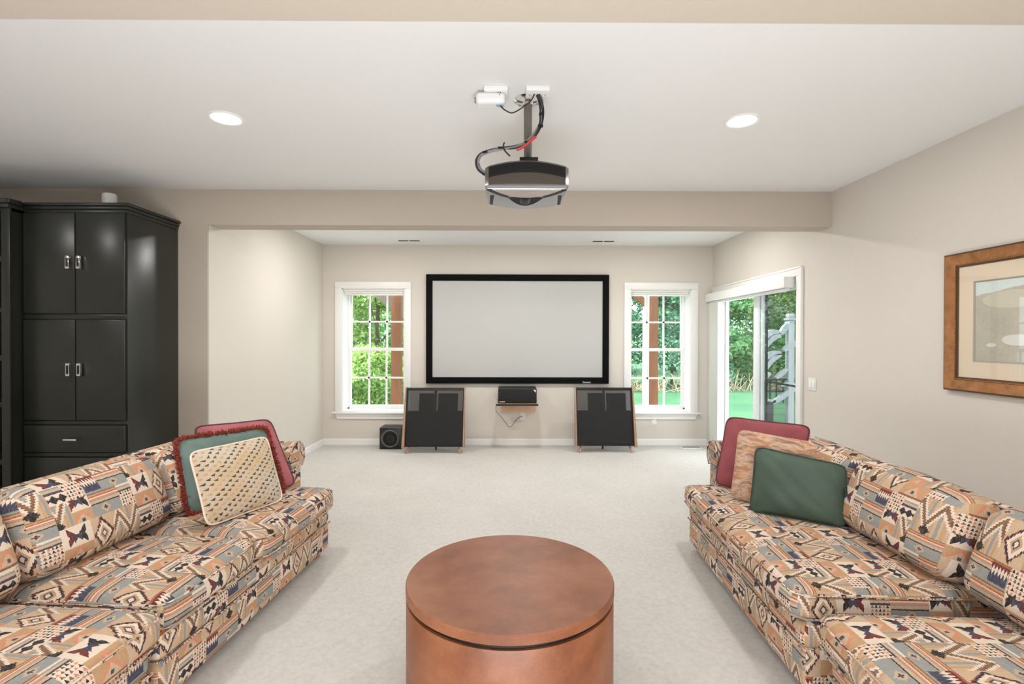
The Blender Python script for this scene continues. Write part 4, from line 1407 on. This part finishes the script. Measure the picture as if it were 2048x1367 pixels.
for pix, w in (([(465, 575), (510, 505), (560, 470), (620, 470)], .16), ([(495, 620), (545, 545), (600, 510), (640, 505)], .15), ([(640, 490), (680, 440), (705, 400)], .16),
               ([(468, 750), (520, 690), (580, 660), (640, 665)], .15), ([(508, 805), (550, 730), (600, 695), (640, 680)], .15), ([(670, 640), (720, 600), (785, 570)], .16),
               ([(480, 895), (510, 870), (545, 845)], .12), ([(600, 890), (650, 850), (700, 810)], .12),
               ([(560, 1120), (640, 1070), (720, 1010), (775, 990)], .15), ([(470, 1130), (530, 1105), (590, 1100)], .12), ([(640, 960), (700, 940), (770, 945)], .1)):
    band([zp(*p) for p in pix], 8.98, w * .62, .04).build('rail', 'postwhite', rl)
b = MB()
for u in (1528, 1540, 1553, 1566, 1588):
    a = unproj(u, 758, 9.0); c = unproj(u, 806, 9.0)
    b.tube([a, c], .012, 6, smooth=False)
for v in (758, 782):
    b.tube([unproj(1515, v, 9.0), unproj(1590, v, 9.0)], .016, 6, smooth=False)
b.build('iron_rail', 'iron', rl)
bp = MB().box(4.42, 4.62, 8.7, 8.85, GZ + .04, .36, .01)
tag(bp.build('bollard', 'iron'), 'short dark post on the patio seen low through the patio door', 'post')


# trees


def leaves_mesh(name, mat, blobs, count, size, parent, seed):
    rnd = random.Random(seed); verts = []; faces = []
    off = LOC[parent]
    tot = sum(b_[1] * b_[2] for b_ in blobs)
    for (c, rx_, rz_) in blobs:
        n_ = int(count * rx_ * rz_ / tot)
        for _ in range(n_):
            th = rnd.uniform(0, 2 * PI); cz = rnd.uniform(-1, 1); s_ = math.sqrt(1 - cz * cz); rr = rnd.uniform(.45, 1.0) ** .6
            p = Vector((c[0] + rx_ * rr * s_ * math.cos(th), c[1] + rx_ * rr * s_ * math.sin(th), c[2] + rz_ * rr * cz))
            if p.z < GZ + .02: p.z = GZ + .02 + rnd.random() * .3
            a = Vector((rnd.gauss(0, 1), rnd.gauss(0, 1), rnd.gauss(0, .6))).normalized()
            q = a.orthogonal().normalized(); q = (q * math.cos(th * 3) + a.cross(q) * math.sin(th * 3))
            l = size * rnd.uniform(.6, 1.3); w_ = l * .36
            k = len(verts); p = p - off
            verts += [p - a * l * .5, p + q * w_, p + a * l * .5, p - q * w_]
            faces.append((k, k + 1, k + 2, k + 3))
    me = bpy.data.meshes.new(name); me.from_pydata([tuple(v) for v in verts], [], faces); me.materials.append(MAT[mat])
    o = bpy.data.objects.new(name, me); COL.objects.link(o); o.parent = parent; LOC[o] = off
    return o


def tree(x, y, r, h, mat, label, seed, count=7000, size=.20, low=.2, cat='tree', name='leafy_tree', trunk_r=.11):
    rnd = random.Random(seed)
    o = empty(name, (x, y, GZ), label, cat, 'trees beyond the lawn')
    b = MB().tube([(x, y, GZ - .05), (x + rnd.uniform(-.1, .1), y, h * .35), (x + rnd.uniform(-.25, .25), y + .1, h * .85)], [trunk_r, trunk_r * .9, trunk_r * .7, trunk_r * .4], 10)
    for k in range(6):
        a = rnd.uniform(0, 2 * PI); z = h * rnd.uniform(.25, .7)
        b.tube([(x, y, z), (x + r * .4 * math.cos(a), y + r * .4 * math.sin(a), z + h * .12), (x + r * .75 * math.cos(a), y + r * .75 * math.sin(a), z + h * .2)], [trunk_r * .45, trunk_r * .3, trunk_r * .15], 6)
    b.build('trunk', 'bark', o)
    blobs = []
    for k in range(24):
        a = rnd.uniform(0, 2 * PI); q = rnd.uniform(.1, .9) * r; z = rnd.uniform(low, h - .4)
        blobs.append(((x + q * math.cos(a), y + q * math.sin(a), z), r * rnd.uniform(.28, .50), r * rnd.uniform(.25, .42)))
    leaves_mesh('foliage', mat, blobs, count, size, o, seed + 100)
    return o


def sees(a): return a


specs = [
    (-3.4, 13.2, 1.9, 5.2, 'leaf_yellow', 'yellow green leafy tree filling the lower panes of the window left of the screen', 1),
    (-4.6, 16.0, 2.4, 8.0, 'leaf_mid', 'taller green tree behind the yellow green tree outside the left window', 2),
    (-2.4, 17.2, 2.4, 7.5, 'leaf_mid', 'green tree right of the timber post outside the left window', 3),
    (3.6, 17.0, 2.0, 6.5, 'leaf_teal', 'cool green tree behind the braced timber post outside the right window', 5),
    (5.6, 17.2, 2.1, 6.8, 'leaf_teal', 'cool green tree at the right side of the window right of the screen', 6),
    (7.6, 17.4, 2.0, 6.5, 'leaf_mid', 'green tree beyond the lawn in the left glass of the patio door', 8),
    (9.6, 17.8, 2.2, 7.0, 'leaf_yellow', 'sunlit green tree beyond the white railing in the patio door', 9),
    (11.6, 19.2, 2.4, 7.5, 'leaf_mid', 'green tree farthest right in the patio door glass', 10),
]
for (x, y, r, h, mt_, lb, sd) in specs:
    tree(x, y, r, h, mt_, lb or 'partly hidden green tree in the second row beyond the lawn', sd, count=15000, size=.13, trunk_r=.05)
for x in (2.6, 6.4, 10.4, -1.0):
    tree(x, 23.5, 2.8, 8.0, 'leaf_mid', 'partly hidden green tree in the second row beyond the lawn', int(50 + x), count=6500, size=.15, trunk_r=.08)
tree(-3.0, 11.2, .85, 1.5, 'leaf_yellow', 'low leafy bush at the bottom of the window left of the screen', 21, 8000, .085, .0, 'bush', 'leafy_bush', .02)
tree(-4.9, 11.9, .95, 1.7, 'leaf_mid', 'darker low bush at the lower left of the window left of the screen', 22, 8000, .085, .0, 'bush', 'leafy_bush', .02)
b = MB(); rnd = random.Random(5)
for k in range(420):
    x = rnd.uniform(1.5, 11.5); y = 15.0 + rnd.uniform(-.4, .6) + max(0, x - 6) * .12
    p = Vector((x, y, GZ)); d = Vector((rnd.gauss(0, .6), rnd.gauss(0, .3), rnd.uniform(.25, 1.0)))
    b.tube([p, p + d * rnd.uniform(.3, .75)], [.014, .006], 4, smooth=False, caps=False)
tag(b.build('undergrowth', 'twig'), 'pale dry brush along the edge of the lawn', 'undergrowth', kind='stuff')
